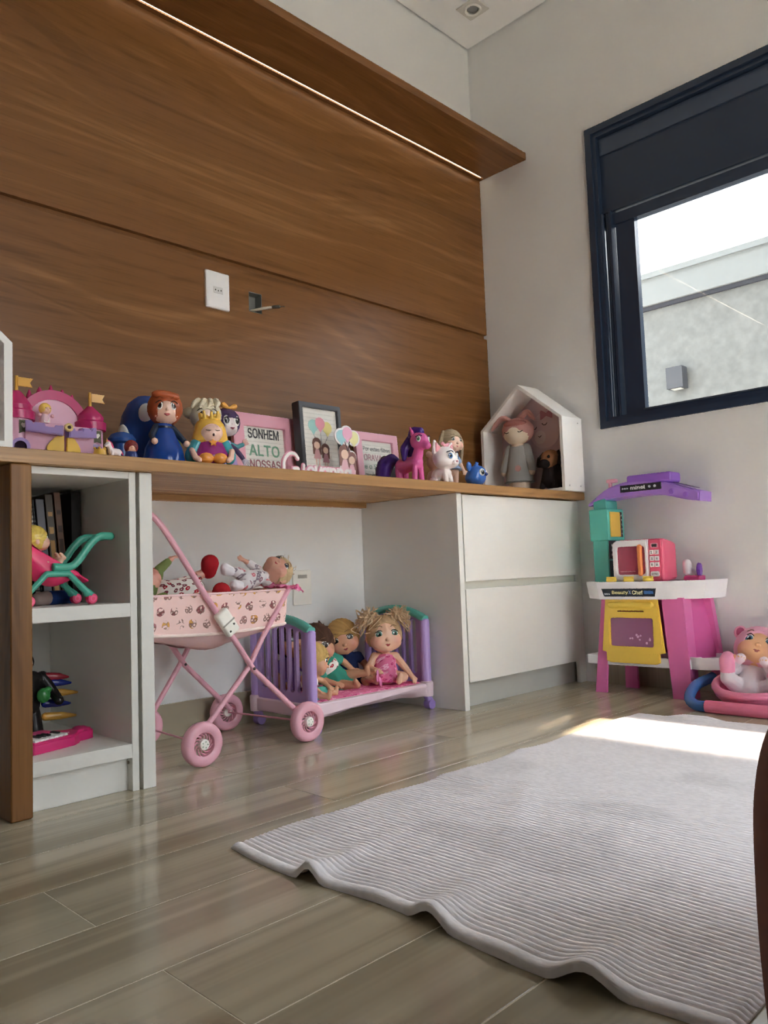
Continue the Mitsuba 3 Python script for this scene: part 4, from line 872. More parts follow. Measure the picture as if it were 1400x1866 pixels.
for s in (-1, 1):
    part(t, 'front_wall', at(ext(Polygon([(0, 0), (.075, 0), (.075, .074), (0, .070)]), .010), stand(CAS(-.071 if s < 0 else .006, -.012 if s < 0 else -.034, 0), (.075, -.022*(-s), 0))), 'mat_plastic', CP)
    bl = Polygon([(0, .052), (.076, .044), (.076, .066), (.060, .066), (.058, .061), (.040, .063), (.038, .070), (.018, .071), (.016, .067), (.012, .074), (0, .075)])
    bl = bl if s < 0 else Polygon([(.076-x_, z_-.003) for x_, z_ in bl.exterior.coords])
    part(t, 'balcony', at(bevel_ext(bl, .016, .002), stand(CAS(-.076 if s < 0 else .002, -.026 if s < 0 else -.048, 0), (.076, -.022*(-s), 0))), 'mat_plastic', CPu)
    dr_ = Polygon([(.004, 0), (.040, 0), (.040, .046), (.030, .046), (.020, .041), (.010, .030), (.004, .020)])
    dr_ = dr_ if s < 0 else Polygon([(.044-x_, z_) for x_, z_ in dr_.exterior.coords])
    d_ = part(t, 'door', at(bevel_ext(dr_, .005, .001), stand(CAS(-.0375 if s < 0 else .0015, -.0350 if s < 0 else -.0470, 0), (.044, -.0125*(-s), 0))), 'mat_plastic', (226, 180, 20))
    part(d_, 'door_scroll', at(tube(curve([(.010, .006), (.020, .012), (.030, .006), (.036, .012)], 6) @ np.array([[1, 0, 0], [0, 1, 0]]) if False else np.array([(x_, z_, .005) for x_, z_ in ((.010, .006), (.016, .011), (.024, .010), (.030, .006), (.036, .010))]), .0016, 6), stand(CAS(-.0375 if s < 0 else .0015, -.0350 if s < 0 else -.0470, 0), (.044, -.0125*(-s), 0))), 'mat_plastic', (196, 150, 20), True)
ck = part(t, 'clock', lathe([(0, 0), (.010, 0), (.010, .005), (.0075, .007), (.006, .005), (0, .005)], 8, (0, 0, 0)).apply_transform(frame(CAS(.003, -.064, .062), (1, 0, .2), (0, -1, 0))), 'mat_plastic', (226, 196, 120))
part(ck, 'clock_face', lathe([(0, 0), (.004, 0), (.004, .001), (0, .001)], 12).apply_transform(frame(CAS(.003, -.0695, .062), (1, 0, 0), (0, -1, 0))), 'mat_matte', (60, 40, 40))

# ------------------------------------------------------------------ small figures
def figure_head(t, c, r, yaw, skin, hair=None, iris=(70, 50, 40), eye=.2, fr=.2, low=-.3, brow=None, lip=(196, 96, 100), closed=False, eyes=True, mat='mat_plastic'):
    Hm = facing(c, (math.sin(yaw), -math.cos(yaw), 0)) @ np.diag([2*r, 2*r, 2*r, 1.0])
    k = part(t, 'head', at(tm(union(hull(sph((0, 0, .02), (.45, .43, .46), 28), sph((0, -.06, -.14), (.40, .36, .32), 24)), sph((0, -.43, -.08), .05, 10))), Hm), mat, skin, True)
    if eyes: face_parts(k, Hm, iris, lip=lip, brow=brow, closed=closed, er=eye*.62, ex=.19, ez=.04, eyeshape=(.9, .4, 1.25))
    if hair: part(k, 'hair', at(hair_cap((.49, .48, .51), fr, low, .008), Hm), mat, hair, True)
    return k, Hm
def yawed(p, yaw): c, s = math.cos(yaw), math.sin(yaw); return np.array([[c, -s, 0, p[0]], [s, c, 0, p[1]], [0, 0, 1, p[2]], [0, 0, 0, 1.0]])
CAMY = -.65
# tiny doll on the castle balcony
t = thing('toy_figure', 'tiny blonde toy princess standing on the castle balcony', 'toy figure')
fx, fy, fz = CAS(-.031, -.020, .0745)
part(t, 'body', lathe([(0, 0), (.012, 0), (.011, .012), (.007, .022), (0, .024)], 20, (fx, fy, fz)), 'mat_plastic', (232, 190, 200), 40)
part(t, 'apron', at(ext(sbox(-.006, .002, .006, .017), .001), stand((fx, fy-.0115, fz), (1, -.1, 0), (0, .35, 1))), 'mat_plastic', (240, 236, 232))
figure_head(t, (fx, fy-.002, fz+.032), .0135, .2, (232, 178, 150), (236, 190, 60), eye=.12, closed=True, lip=None)
for s in (-1, 1): part(t, 'hand', sph((fx+s*.014, fy-.006, fz+.017), .0045, 10), 'mat_plastic', (226, 160, 170), True)
# crown toy and unicorn
t = thing('toy_tiara', 'small yellow toy crown with a white base at the castle door', 'toy')
p = (-1.998, -.432, cz)
part(t, 'base', lathe([(0, 0), (.014, 0), (.013, .012), (0, .016)], 20, p), 'mat_plastic', (236, 230, 214), 40)
part(t, 'crown', cat(lathe([(.0135, .003), (.0155, .003), (.0125, .019), (.0105, .019)] + [(.0135, .003)], 24, p), *[tm(sph((p[0]+.0125*math.cos(a), p[1]+.0125*math.sin(a), cz+.0205), .0032, 8)) for a in np.linspace(0, 6.28, 7)[:-1]]), 'mat_plastic', (226, 176, 30), 40)
t = thing('toy_unicorn', 'tiny white toy unicorn with a pink mane in front of the castle', 'toy animal')
p = np.array([-1.968, -.435, cz])
ub = union(bone(p+(-.004, 0, .016), p+(.012, 0, .015), .008, .008, 14), bone(p+(-.005, 0, .018), p+(-.012, -.002, .032), .0065, .005, 12), bone(p+(-.012, -.002, .033), p+(-.019, -.004, .028), .0055, .0038, 12), *[bone(p+(a, b, .003), p+(a, b, .012), .0029, .0035, 8) for a in (-.004, .013) for b in (-.005, .005)])
part(t, 'body', tm(ub.refine_to_length(.003)), 'mat_plastic', (238, 226, 228), True)
part(t, 'mane', chain([p+(-.013, 0, .039), p+(-.006, 0, .034), p+(-.001, 0, .026)], [.0035, .0045, .003], 10), 'mat_plastic', (214, 60, 120), True)
part(t, 'horn', lathe([(0, 0), (.002, 0), (.0004, .010), (0, .010)], 10, p+(-.0155, -.002, .036)), 'mat_plastic', (236, 196, 80))
part(t, 'tail', chain([p+(.019, 0, .018), p+(.024, 0, .010)], [.003, .002], 8), 'mat_plastic', (214, 60, 120), True)
# small boy figure and the blue capped toy behind it
t = thing('toy_figure', 'tiny toy figure with dark red hair and blue clothes left of the blue dress doll', 'toy figure')
p = (-1.918, -.425, cz)
part(t, 'body', lathe([(0, 0), (.015, 0), (.016, .008), (.012, .020), (0, .022)], 20, p), 'mat_plastic', (44, 60, 124), 40)
figure_head(t, (p[0], p[1], cz+.031), .0165, -.3, (226, 168, 136), (132, 40, 40), eye=.1, fr=.12, lip=None)
single('toy_mushroom', 'blue domed plastic toy standing behind the tiny red haired figure', 'toy', lathe([(0, 0), (.020, 0), (.020, .052), (.032, .056), (.034, .064), (.026, .076), (.010, .082), (0, .0825)], 32, (-1.896, -.335, cz)), 'mat_plastic', (24, 76, 150), 40)
# large blue bird shaped toy
t = thing('toy_bird', 'big rounded blue plastic bird toy with white eyes behind the blue dress doll', 'toy animal')
bxy = np.array([-1.790, -.258, cz])
part(t, 'body', lathe([(0, 0), (.060, 0), (.072, .03), (.070, .09), (.060, .145), (.044, .178), (.022, .196), (0, .20)], 40, bxy), 'mat_plastic', (20, 70, 150), 50)
M_ = yawed(bxy, CAMY+.75)
for s in (-1, 1):
    e_ = part(t, 'eye', at(tm(sph((s*.027, -.047, .142), (.024, .014, .028), 20)), M_), 'mat_gloss', (232, 236, 238), True)
    part(e_, 'pupil', at(tm(sph((s*.024, -.060, .144), (.008, .004, .010), 14)), M_), 'mat_gloss', (14, 14, 16), True)
part(t, 'beak', at(tm(hull(sph((0, -.055, .112), .011, 12), sph((0, -.075, .108), .004, 8))), M_), 'mat_plastic', (236, 170, 40), True)
part(t, 'wing', at(tm(sph((.070, -.012, .060), (.012, .022, .052), 24)), M_ @ M4(rot(0, 0, 12))), 'mat_plastic', (116, 176, 40), True)
part(t, 'wing', at(tm(sph((-.070, -.026, .068), (.012, .026, .054), 24)), M_ @ M4(rot(0, 0, -8))), 'mat_plastic', (214, 218, 216), True)
# doll in the blue dress
t = thing('toy_doll', 'plastic doll with auburn hair in a long blue dress', 'toy doll')
p = np.array([-1.812, -.388, cz])
part(t, 'dress', lathe([(0, 0), (.050, 0), (.052, .006), (.046, .04), (.032, .068), (.024, .088), (.020, .102), (0, .104)], 36, p), 'mat_gloss', (18, 66, 150), 50)
hd, Hm = figure_head(t, p+(.003, -.004, .140), .044, CAMY*.6, (236, 190, 166), (176, 78, 26), iris=(70, 50, 44), eye=.17, fr=.23, low=-.42, brow=(120, 60, 30), lip=(206, 96, 96))
part(hd, 'fringe', at(tm(hull(sph((-.15, -.30, .36), (.25, .14, .12), 18), sph((.26, -.34, .30), (.1, .09, .1), 14))), Hm), 'mat_plastic', (184, 84, 28), True)
for s in (-1, 1):
    part(t, 'arm', chain([p+(s*.022, -.004, .094), p+(s*.040, -.014, .070), p+(s*.044, -.030, .055)], [.009, .008, .007], 12), 'mat_plastic', (30, 48, 70), True)
    part(t, 'hand', sph(p+(s*.044, -.035, .052), .0085, 12), 'mat_plastic', (236, 190, 166), True)
part(t, 'belt', lathe([(.0225, .090), (.0255, .090), (.0255, .095), (.0225, .095), (.0225, .090)], 30, p), 'mat_plastic', (30, 34, 60))
# doll with pale swept hair
t = thing('toy_doll', 'plastic doll with a pale blonde swept up hairdo behind the crowned princess', 'toy doll')
p = np.array([-1.652, -.325, cz])
part(t, 'dress', lathe([(0, 0), (.052, 0), (.050, .04), (.034, .075), (.024, .095), (.019, .110), (0, .112)], 36, p), 'mat_gloss', (70, 178, 196), 50)
hd, Hm = figure_head(t, p+(0, -.004, .150), .043, CAMY*.7, (236, 206, 186), (216, 206, 176), iris=(80, 70, 70), eye=.17, fr=.20, low=-.35, brow=(150, 120, 90), lip=(206, 110, 110))
for k in range(4):
    a = -.42+.26*k
    part(hd, 'hair_lock', at(tm(chain([(a*.95-.06, -.40+.3*a*a, .20), (a*.9+.02, -.34+.15*a*a, .36), (a*.7+.05, -.16, .44), (a*.5+.05, .10, .42)], [.04, .085, .115, .10], 16).refine_to_length(.06)), Hm), 'mat_plastic', (222, 212, 184) if k % 2 else (212, 200, 170), True)
part(hd, 'hair_bun', at(tm(sph((-.42, .12, .12), (.26, .26, .2), 20)), Hm), 'mat_plastic', (206, 194, 162), True)
for s in (-1, 1): part(t, 'arm', chain([p+(s*.020, -.004, .100), p+(s*.036, -.012, .074), p+(s*.038, -.030, .060)], [.0085, .0075, .007], 12), 'mat_plastic', (170, 210, 220), True)
# doll with outstretched arm
t = thing('toy_doll', 'plastic doll with dark purple hair and an orange bow reaching one arm to the right', 'toy doll')
p = np.array([-1.554, -.270, cz])
part(t, 'dress', lathe([(0, 0), (.030, 0), (.036, .02), (.030, .06), (.017, .085), (.016, .100), (0, .104)], 32, p), 'mat_gloss', (176, 146, 206), 50)
hd, Hm = figure_head(t, p+(.004, -.003, .150), .041, CAMY*.1, (230, 214, 216), (70, 48, 96), iris=(40, 30, 40), eye=.23, fr=.2, low=-.40, brow=(50, 34, 60), lip=(170, 90, 110))
part(hd, 'bow', at(tm(union(hull(sph((.02, -.18, .50), .04, 10), sph((-.20, -.18, .60), .10, 12)), hull(sph((.02, -.18, .50), .04, 10), sph((.24, -.18, .58), .10, 12)))), Hm), 'mat_plastic', (240, 166, 30), True)
def small_hand(k, c, d, r, col, n='hand'):
    d = nrm(d); l = nrm(np.cross(d, (0, 1, 0)))
    part(k, n, union(sph(c, r, 12), *[bone(c + l*r*o, c + l*r*o*1.5 + d*r*2.2, r*.32, r*.26, 8) for o in (-.8, -.27, .27, .8)], bone(c + l*r*.8, c + l*r*1.6 + d*r*.7, r*.34, r*.28, 8)), 'mat_plastic', col, True)
a_ = part(t, 'arm', chain([p+(.016, -.002, .092), p+(.034, -.01, .084), p+(.052, -.012, .092)], [.008, .007, .006], 12), 'mat_plastic', (60, 140, 150), True); small_hand(a_, p+(.057, -.012, .096), (.8, 0, .5), .0065, (226, 170, 160))
a_ = part(t, 'arm', chain([p+(.018, -.004, .088), p+(.034, -.018, .066), p+(.044, -.026, .048)], [.008, .007, .006], 12), 'mat_plastic', (70, 52, 92), True); small_hand(a_, p+(.046, -.028, .043), (.5, -.2, -.8), .0075, (190, 182, 196))
part(t, 'leg', bone(p+(.02, -.008, .0), p+(.014, -.004, .04), .010, .012).trim_by_plane((0, 0, 1), cz), 'mat_plastic', (60, 40, 80), True)
# crowned princess
t = thing('toy_princess', 'yellow haired toy princess with crown in a purple and teal dress', 'toy doll')
p = np.array([-1.712, -.442, cz]); M_ = yawed(p, CAMY*.55)
part(t, 'dress', at(tm(hull(sph((0, 0, .020), (.050, .036, .0199), 28), sph((0, 0, .050), (.034, .026, .020), 24))), M_), 'mat_gloss', (150, 30, 120), True)
for s in (-1, 1):
    part(t, 'sleeve', at(tm(hull(sph((s*.034, 0, .054), (.016, .016, .014), 18), sph((s*.048, .0, .024), (.016, .020, .022), 18))), M_), 'mat_gloss', (40, 156, 170), True)
    part(t, 'hand', at(chain([(s*.050, -.018, .034), (s*.044, -.032, .014), (s*.036, -.038, .008)], [.0075, .0075, .007], 10), M_), 'mat_plastic', (236, 190, 170), True)
    part(t, 'skirt_panel', at(tm(sph((s*.017, -.030, .014), (.019, .014, .0138), 20)), M_), 'mat_gloss', (240, 150, 20), True)
part(t, 'bodice_star', at(ext(Polygon([((.011 if k % 2 == 0 else .005)*math.sin(k*math.pi/5), (.011 if k % 2 == 0 else .005)*math.cos(k*math.pi/5)) for k in range(10)]), .004), M_ @ stand((0, -.0305, .052), (1, 0, 0), (0, .5, 1))), 'mat_gloss', (242, 160, 30))
k = part(t, 'head', at(tm(sph((0, -.008, .080), (.031, .028, .029), 28)), M_), 'mat_plastic', (240, 196, 176), True)
hr = hull(sph((0, .004, .088), (.040, .034, .036), 28), sph((0, .006, .062), (.047, .032, .012), 28)) - hull(sph((0, -.034, .076), (.028, .024, .028), 22), sph((0, -.075, .072), (.034, .02, .034), 18))
part(k, 'hair', at(tm(hr.refine_to_length(.006)), M_), 'mat_gloss', (240, 184, 20), 50)
cr = union(*[hull(sph((.022*math.sin(a), -.022*math.cos(a)+.004, .118), .005, 8), sph((.025*math.sin(a), -.025*math.cos(a)+.004, .131+.003*(i % 2)), .0035, 8)) for i, a in enumerate(np.linspace(0, 2*np.pi, 9)[:-1])], m3.Manifold.cylinder(.010, .024, .022, 24).translate([0, .004, .112]))
part(k, 'crown', at(tm(cr), M_), 'mat_gloss', (244, 196, 24), True)
for s in (-1, 1): part(k, 'eyelid', at(tube(curve([(s*.011-.006, -.034, .084), (s*.011, -.0365, .0825), (s*.011+.006, -.034, .084)], 4), .0009, 6), M_), 'mat_matte', (80, 50, 44))
part(k, 'mouth', at(tm(sph((.001, -.0365, .072), (.003, .0015, .0036), 10)), M_), 'mat_gloss', (60, 20, 24), True)

# ------------------------------------------------------------------ toy animals right of the frames
def quad(label, name, p, yaw, k, body, parts_):
    pass
t = thing('toy_pony', 'pink plastic toy pony with a purple mane and tail', 'toy animal')
P_ = facing((-.940, -.420, cz), (-.12, -.99, 0)) @ np.diag([1.08, 1.08, 1.08, 1]); q = lambda *a: np.array(a, float)
pb = union(bone((0, .045, .052), (0, -.018, .056), .024, .021, 20), bone((0, -.018, .060), (0, -.034, .098), .018, .014, 18), hull(sph((0, -.036, .118), (.028, .028, .027), 22), sph((0, -.050, .108), (.020, .020, .018), 18)), bone((0, -.058, .106), (0, -.070, .100), .015, .0115, 16),
    *[bone((s*.013, y, .007), (s*.011, y+.004*(y > 0), .045), .0085 if y < 0 else .009, .0085 if y < 0 else .012, 12) for s in (-1, 1) for y in (-.024, .048)], *[m3.Manifold.cylinder(.006, .0095, .0085, 14).translate([s*.013, y, 0]) for s in (-1, 1) for y in (-.024, .048)],
    *[hull(sph((s*.017, -.026, .138), .007, 10), sph((s*.022, -.022, .158), .0028, 8), sph((s*.012, -.020, .148), .004, 8)) for s in (-1, 1)])
part(t, 'body', at(tm(pb.refine_to_length(.006)), P_), 'mat_plastic', (222, 84, 160), True)
part(t, 'mane', at(tm(union(chain([(0, -.040, .146), (.0, -.016, .146), (.006, .004, .125), (.010, .012, .095), (.012, .014, .066)], [.013, .018, .018, .017, .010], 14), chain([(-.004, .0, .130), (-.018, .012, .100), (-.020, .014, .070)], [.012, .014, .007], 12))), P_), 'mat_plastic', (70, 34, 130), True)
part(t, 'tail', at(tm(chain([(0, .064, .066), (-.012, .085, .078), (-.022, .104, .060), (-.028, .112, .026), (-.026, .106, .0125)], [.010, .018, .026, .022, .012], 16)), P_), 'mat_plastic', (66, 32, 122), True)
for s in (-1, 1):
    e, col = eye_mesh((60, 120, 70)); e.apply_scale([.0065, .005, .0095]); e.apply_transform(M4(rot(s*38), (s*.0195, -.0545, .121))); part(t, 'eye', at(e, P_), 'mat_gloss', col, True)
    part(t, 'eyelash', at(tube(curve([(s*.012, -.062, .129), (s*.019, -.060, .1315), (s*.026, -.050, .127)], 4), .0014, 6), P_), 'mat_matte', (50, 20, 60))
t = thing('toy_kitten', 'white plastic toy kitten with big blue eyes and pink ears', 'toy animal')
P_ = facing((-.797, -.430, cz), (.05, -1, 0))
part(t, 'body', at(tm(union(hull(sph((0, .018, .030), (.026, .030, .0255), 20), sph((0, -.008, .034), (.021, .018, .020), 18)), *[bone((s*.013, -.018, .0085), (s*.012, -.012, .035), .0085, .009, 12) for s in (-1, 1)], *[sph((s*.024, .025, .0125), (.010, .018, .012), 12) for s in (-1, 1)]).refine_to_length(.006)), P_), 'mat_plastic', (238, 228, 224), True)
hd = part(t, 'head', at(tm(hull(sph((0, -.006, .086), (.046, .038, .040), 28), sph((0, -.014, .074), (.050, .036, .026), 26))), P_), 'mat_plastic', (240, 232, 230), True)
for s in (-1, 1):
    er = part(hd, 'ear', at(tm(hull(sph((s*.024, 0, .118), .008, 10), sph((s*.046, .002, .104), .008, 10), sph((s*.045, 0, .140), .005, 10))), P_), 'mat_plastic', (238, 226, 224), True)
    part(er, 'inner_ear', at(tm(hull(sph((s*.028, -.007, .118), .005, 8), sph((s*.043, -.006, .108), .005, 8), sph((s*.043, -.005, .134), .0035, 8))), P_), 'mat_plastic', (232, 150, 160), True)
    e, col = eye_mesh((70, 130, 196)); e.apply_scale([.012, .006, .0145]); e.apply_transform(M4(rot(s*24), (s*.019, -.0425, .088))); part(hd, 'eye', at(e, P_), 'mat_gloss', col, True)
    part(hd, 'eyelash', at(tube(curve([(s*.008, -.049, .101), (s*.019, -.048, .1045), (s*.032, -.038, .100)], 5), .0017, 6), P_), 'mat_matte', (40, 40, 60))
part(hd, 'muzzle', at(tm(hull(sph((-.006, -.049, .066), .008, 12), sph((.006, -.049, .066), .008, 12))), P_), 'mat_plastic', (244, 232, 230), True)
part(hd, 'nose', at(tm(sph((0, -.0575, .070), (.0045, .003, .003), 10)), P_), 'mat_gloss', (226, 140, 150), True)
part(t, 'bow', at(tm(union(hull(sph((0, -.01, .128), .004, 8), sph((-.014, -.01, .134), .007, 8)), hull(sph((0, -.01, .128), .004, 8), sph((.014, -.01, .133), .007, 8)))), P_), 'mat_plastic', (238, 160, 176), True)
part(t, 'tail', at(tm(chain([(0.02, .044, .022), (.04, .052, .02), (.052, .045, .032)], [.008, .008, .006], 10)), P_), 'mat_plastic', (236, 224, 222), True)
t = thing('toy_pet', 'round bright blue plastic toy animal with large ears at the counter edge', 'toy animal')
P_ = facing((-.622, -.425, cz), (.30, -.93, 0))
part(t, 'body', at(tm(hull(sph((0, 0, .030), (.043, .036, .0295), 28), sph((0, -.006, .048), (.036, .032, .026), 24))), P_), 'mat_gloss', (40, 104, 190), True)
for s in (-1, 1):
    part(t, 'ear', at(tm(sph((s*.034, .010, .068), (.016, .008, .017), 18)), P_), 'mat_gloss', (46, 110, 196), True)
    e, col = eye_mesh((24, 40, 40)); e.apply_scale([.012, .006, .013]); e.apply_transform(M4(rot(s*26), (s*.018, -.0315, .046))); part(t, 'eye', at(e, P_), 'mat_gloss', col, True)
part(t, 'nose', at(tm(sph((0, -.040, .040), (.0085, .006, .006), 14)), P_), 'mat_gloss', (20, 46, 110), True)
part(t, 'tuft', at(tm(union(*[bone((x_, -.004, .070), (x_*1.8, -.008, .084), .005, .002, 8) for x_ in (-.006, 0, .006)])), P_), 'mat_gloss', (36, 96, 180), True)
# fashion doll
make_doll('fashion_doll', 'ash blonde long haired doll in a blue dress behind the toy kitten', facing((-.560, -.265, CZ+.0580), (-.35, -.94, 0)), .092,
    dict(head=rot(8, 0, 3), th=((-.05, 0, -1), (.05, 0, -1)), sh=((0, 0, -1), (0, 0, -1)), ft=((0, -1, -.3), (0, -1, -.3)), ua=((-.5, -.1, -.85), (.5, -.1, -.85)), fa=((-.1, -.5, -.8), (.1, -.5, -.8))), (236, 196, 170), (90, 100, 90), dress(.0, .69, 'mat_fabric', (146, 170, 206), .44, sleeves=(150, 174, 208)),
    lambda t, Hm, W: (part(t, 'hair', at(hair_cap((.49, .50, .52), .24, -.3), Hm), 'mat_matte', strands((188, 168, 134), (140, 120, 92)), True), part(t, 'long_hair', at(cat(*[tube(curve([(s*.30, .05, .40), (s*.50, -.06, .1), (s*(.50+.03*i), -.10+.05*i, -.35), (s*(.46+.05*i), -.1+.06*i, -.85)], 6), np.linspace(.10, .05, 19), 8) for s in (-1, 1) for i in range(4)]), Hm), 'mat_matte', strands((190, 170, 136), (146, 126, 98)), True)), lip=(190, 90, 90))
t = thing('toy_camera', 'small black toy partly hidden between the pink frame and the pony', 'toy')
p = (-.83, -.205, cz)
part(t, 'body', rbox(p[0]-.045, p[0]+.05, p[1]-.03, p[1]+.03, cz, cz+.085, .012), 'mat_plastic', (36, 36, 42))
part(t, 'knob', tm(union(sph((p[0]-.040, p[1]-.02, cz+.098), .017, 16), bone((p[0]-.04, p[1]-.02, cz+.07), (p[0]-.04, p[1]-.02, cz+.095), .012, .012))), 'mat_plastic', (28, 30, 36), True)
t = thing('plush_bear', 'small beige plush bear with a dark bow between pony and kitten', 'plush')
p = np.array([-.715, -.320, cz])
part(t, 'body', union(sph(p+(0, 0, .034), (.034, .028, .0335), 20), sph(p+(0, -.004, .092), (.036, .032, .032), 22), sph(p+(-.030, 0, .118), .012, 12), sph(p+(.030, 0, .118), .012, 12)), 'mat_fabric', (214, 170, 150), True)
part(t, 'bow', union(hull(sph(p+(0, -.02, .124), .004, 8), sph(p+(-.020, -.018, .130), .009, 10)), hull(sph(p+(0, -.02, .124), .004, 8), sph(p+(.020, -.018, .130), .009, 10))), 'mat_fabric', (84, 52, 56), True)
for s in (-1, 1): part(t, 'eye', sph(p+(s*.012, -.034, .098), .004, 10), 'mat_gloss', (20, 16, 16), True)
# ------------------------------------------------------------------ toy kitchen against the window wall
KP, KT, KPU, KY, KW = (224, 104, 174), (64, 190, 172), (168, 122, 216), (236, 196, 20), (226, 226, 230)
t = thing('toy_kitchen', 'toy kitchen with pink legs, yellow oven door, teal tower and purple canopy by the wall', 'toy kitchen')
def prism(pts, z0, z1, s1=None, c=None):
    """plan polygon (x, y) from z0 to z1; the lower outline is scaled by s1 about c"""
    p = np.asarray(pts, float); c = p.mean(0) if c is None else np.asarray(c); q = c + (p-c)*(s1 or 1.0)
    return m3.Manifold.hull_points(np.vstack([np.column_stack([q, np.full(len(q), z0)]), np.column_stack([p, np.full(len(p), z1)])]))
tray_o = [(-.025, -.555), (-.155, -.562), (-.238, -.652), (-.238, -.888), (-.165, -1.022), (-.10, -1.048), (-.025, -1.04)]
part(t, 'tray', tm(prism(tray_o, .336, .398, .955) - prism([(-.04, -.575), (-.150, -.582), (-.224, -.662), (-.224, -.880), (-.155, -1.008), (-.095, -1.032), (-.04, -1.025)], .388, .41)), 'mat_plastic', KW)
sg = lambda m, u, v, d: at(m, stand((-.2375-d, -.672-u, .346+v), (0, -1, 0), (-.10, 0, 1)))
lb = part(t, 'name_label', sg(ext(Polygon([(0, .028), (.206, .028), (.200, 0), (.008, 0)]), .001), 0, 0, -.0037), 'mat_plastic', (32, 40, 50))
def on_label(m, u, v): return sg(m, u, v, -.0021)
part(lb, 'lettering', on_label(text('Beauty', .0115, .0008, True, .062), .040, .009), 'mat_matte', (232, 220, 150), False)
part(lb, 'lettering', on_label(text('Chef', .0130, .0008, True, .040), .118, .008), 'mat_matte', (232, 226, 180), False)
part(lb, 'whisk_mark', on_label(ext(unary_union([LineString([(0, 0), (.008, .012)]).buffer(.0009), LineString([(.008, 0), (0, .012)]).buffer(.0009)]), .0008), .105, .009), 'mat_matte', (150, 170, 200), False)
part(lb, 'blue_bar', on_label(ext(sbox(0, 0, .034, .011), .0006), .162, .009), 'mat_matte', (56, 110, 176), False)
for a, b in ((.016, .019), (.025, .019), (.013, .009), (.021, .009), (.029, .009)): part(lb, 'dot', on_label(ext(Point(0, 0).buffer(.0032), .0006), a, b), 'mat_matte', (196, 206, 216), False)
# legs: tapered blades
def leg(xt, yt0, yt1, xb, yb0, yb1, d, z1=.34, zb=.0006):
    return m3.Manifold.hull_points(np.array([(xt, yt0, z1), (xt, yt1, z1), (xt+d, yt0, z1), (xt+d, yt1, z1), (xb, yb0, zb), (xb, yb1, zb), (xb+d, yb0, zb), (xb+d, yb1, zb)]))
part(t, 'leg', leg(-.205, -.652, -.680, -.212, -.612, -.655, .012), 'mat_plastic', KP); part(t, 'leg', leg(-.205, -.652, -.662, -.210, -.612, -.622, .055), 'mat_plastic', KP)
part(t, 'leg', tm(union(leg(-.205, -.880, -.955, -.212, -.905, -.972, .012), leg(-.205, -.945, -.957, -.212, -.960, -.973, .06))), 'mat_plastic', KP)
part(t, 'leg', tm(union(leg(-.075, -.665, -.705, -.070, -.655, -.705, .012), leg(-.075, -.665, -.675, -.070, -.655, -.665, .04))), 'mat_plastic', KP)
part(t, 'leg', tm(union(leg(-.055, -.955, -.985, -.045, -.975, -1.02, .012), leg(-.055, -.975, -.985, -.045, -1.008, -1.02, .028))), 'mat_plastic', KP)
part(t, 'side_panel', m3.Manifold.hull_points(np.array([(x, y, z) for x, y, z in [(-.15, -.942, .338), (-.045, -.962, .338), (-.155, -.952, .13), (-.035, -1.0, .13), (-.15, -.934, .338), (-.045, -.954, .338), (-.155, -.944, .13), (-.035, -.992, .13)]])), 'mat_plastic', (214, 84, 160))
part(t, 'back_board', bx(-.052, -.044, -.97, -.67, .13, .338), 'mat_plastic', (206, 70, 150))
# lower shelf and side bin
part(t, 'lower_shelf', rbox(-.205, -.045, -.970, -.580, .100, .134, .004), 'mat_plastic', KW)
bn = lathe([(0, .100), (.074, .100), (.078, .140), (.071, .140), (.067, .112), (0, .112)], 40, (-.125, -.998, .002)); bn.vertices[:, 0] = -.125 + (bn.vertices[:, 0]+.125)*1.05
part(t, 'side_bin', tm(mf(bn) - m3.Manifold.cube((.4, .1, .3)).translate([-.35, -.945, .05])), 'mat_plastic', KW, 40)
# oven door
od = stand((-.213, -.770, .112), (0, -1, 0), (.035, 0, 1))
door = Polygon([(-.098, .226), (.098, .226), (.118, .040), (.100, .036), (.100, .006), (.085, .0), (-.085, .0), (-.100, .006), (-.100, .036), (-.116, .040)])
win = sbox(-.082, .058, .080, .158).buffer(-.008).buffer(.008)
dk = part(t, 'oven_door', at(bevel_ext(door.difference(win), .012, .003), od), 'mat_plastic', KY)
part(dk, 'handle', at(tm(hull(*[sph((s*.075, .203, .010), (.014, .012, .012), 14) for s in (-1, 1)])), od), 'mat_plastic', (240, 202, 30), True)
part(dk, 'slot', at(ext(sbox(-.050, .179, .050, .184), .0012), od @ M4(np.eye(3), (0, 0, .0115))), 'mat_matte', (110, 60, 20))
part(dk, 'window', at(ext(win.buffer(.002), .003), od @ M4(np.eye(3), (0, 0, .002))), 'mat_gloss', (150, 92, 132))
rg = np.random.default_rng(4)
for k in range(9):
    u, v = rg.uniform(-.015, .07), rg.uniform(.066, .1)
    part(dk, 'printed_flower', at(ext(Point(0, 0).buffer(rg.uniform(.0025, .0045), 4), .0004), od @ M4(np.eye(3), (u, v, .005))), 'mat_matte', (214, 176, 206), False)
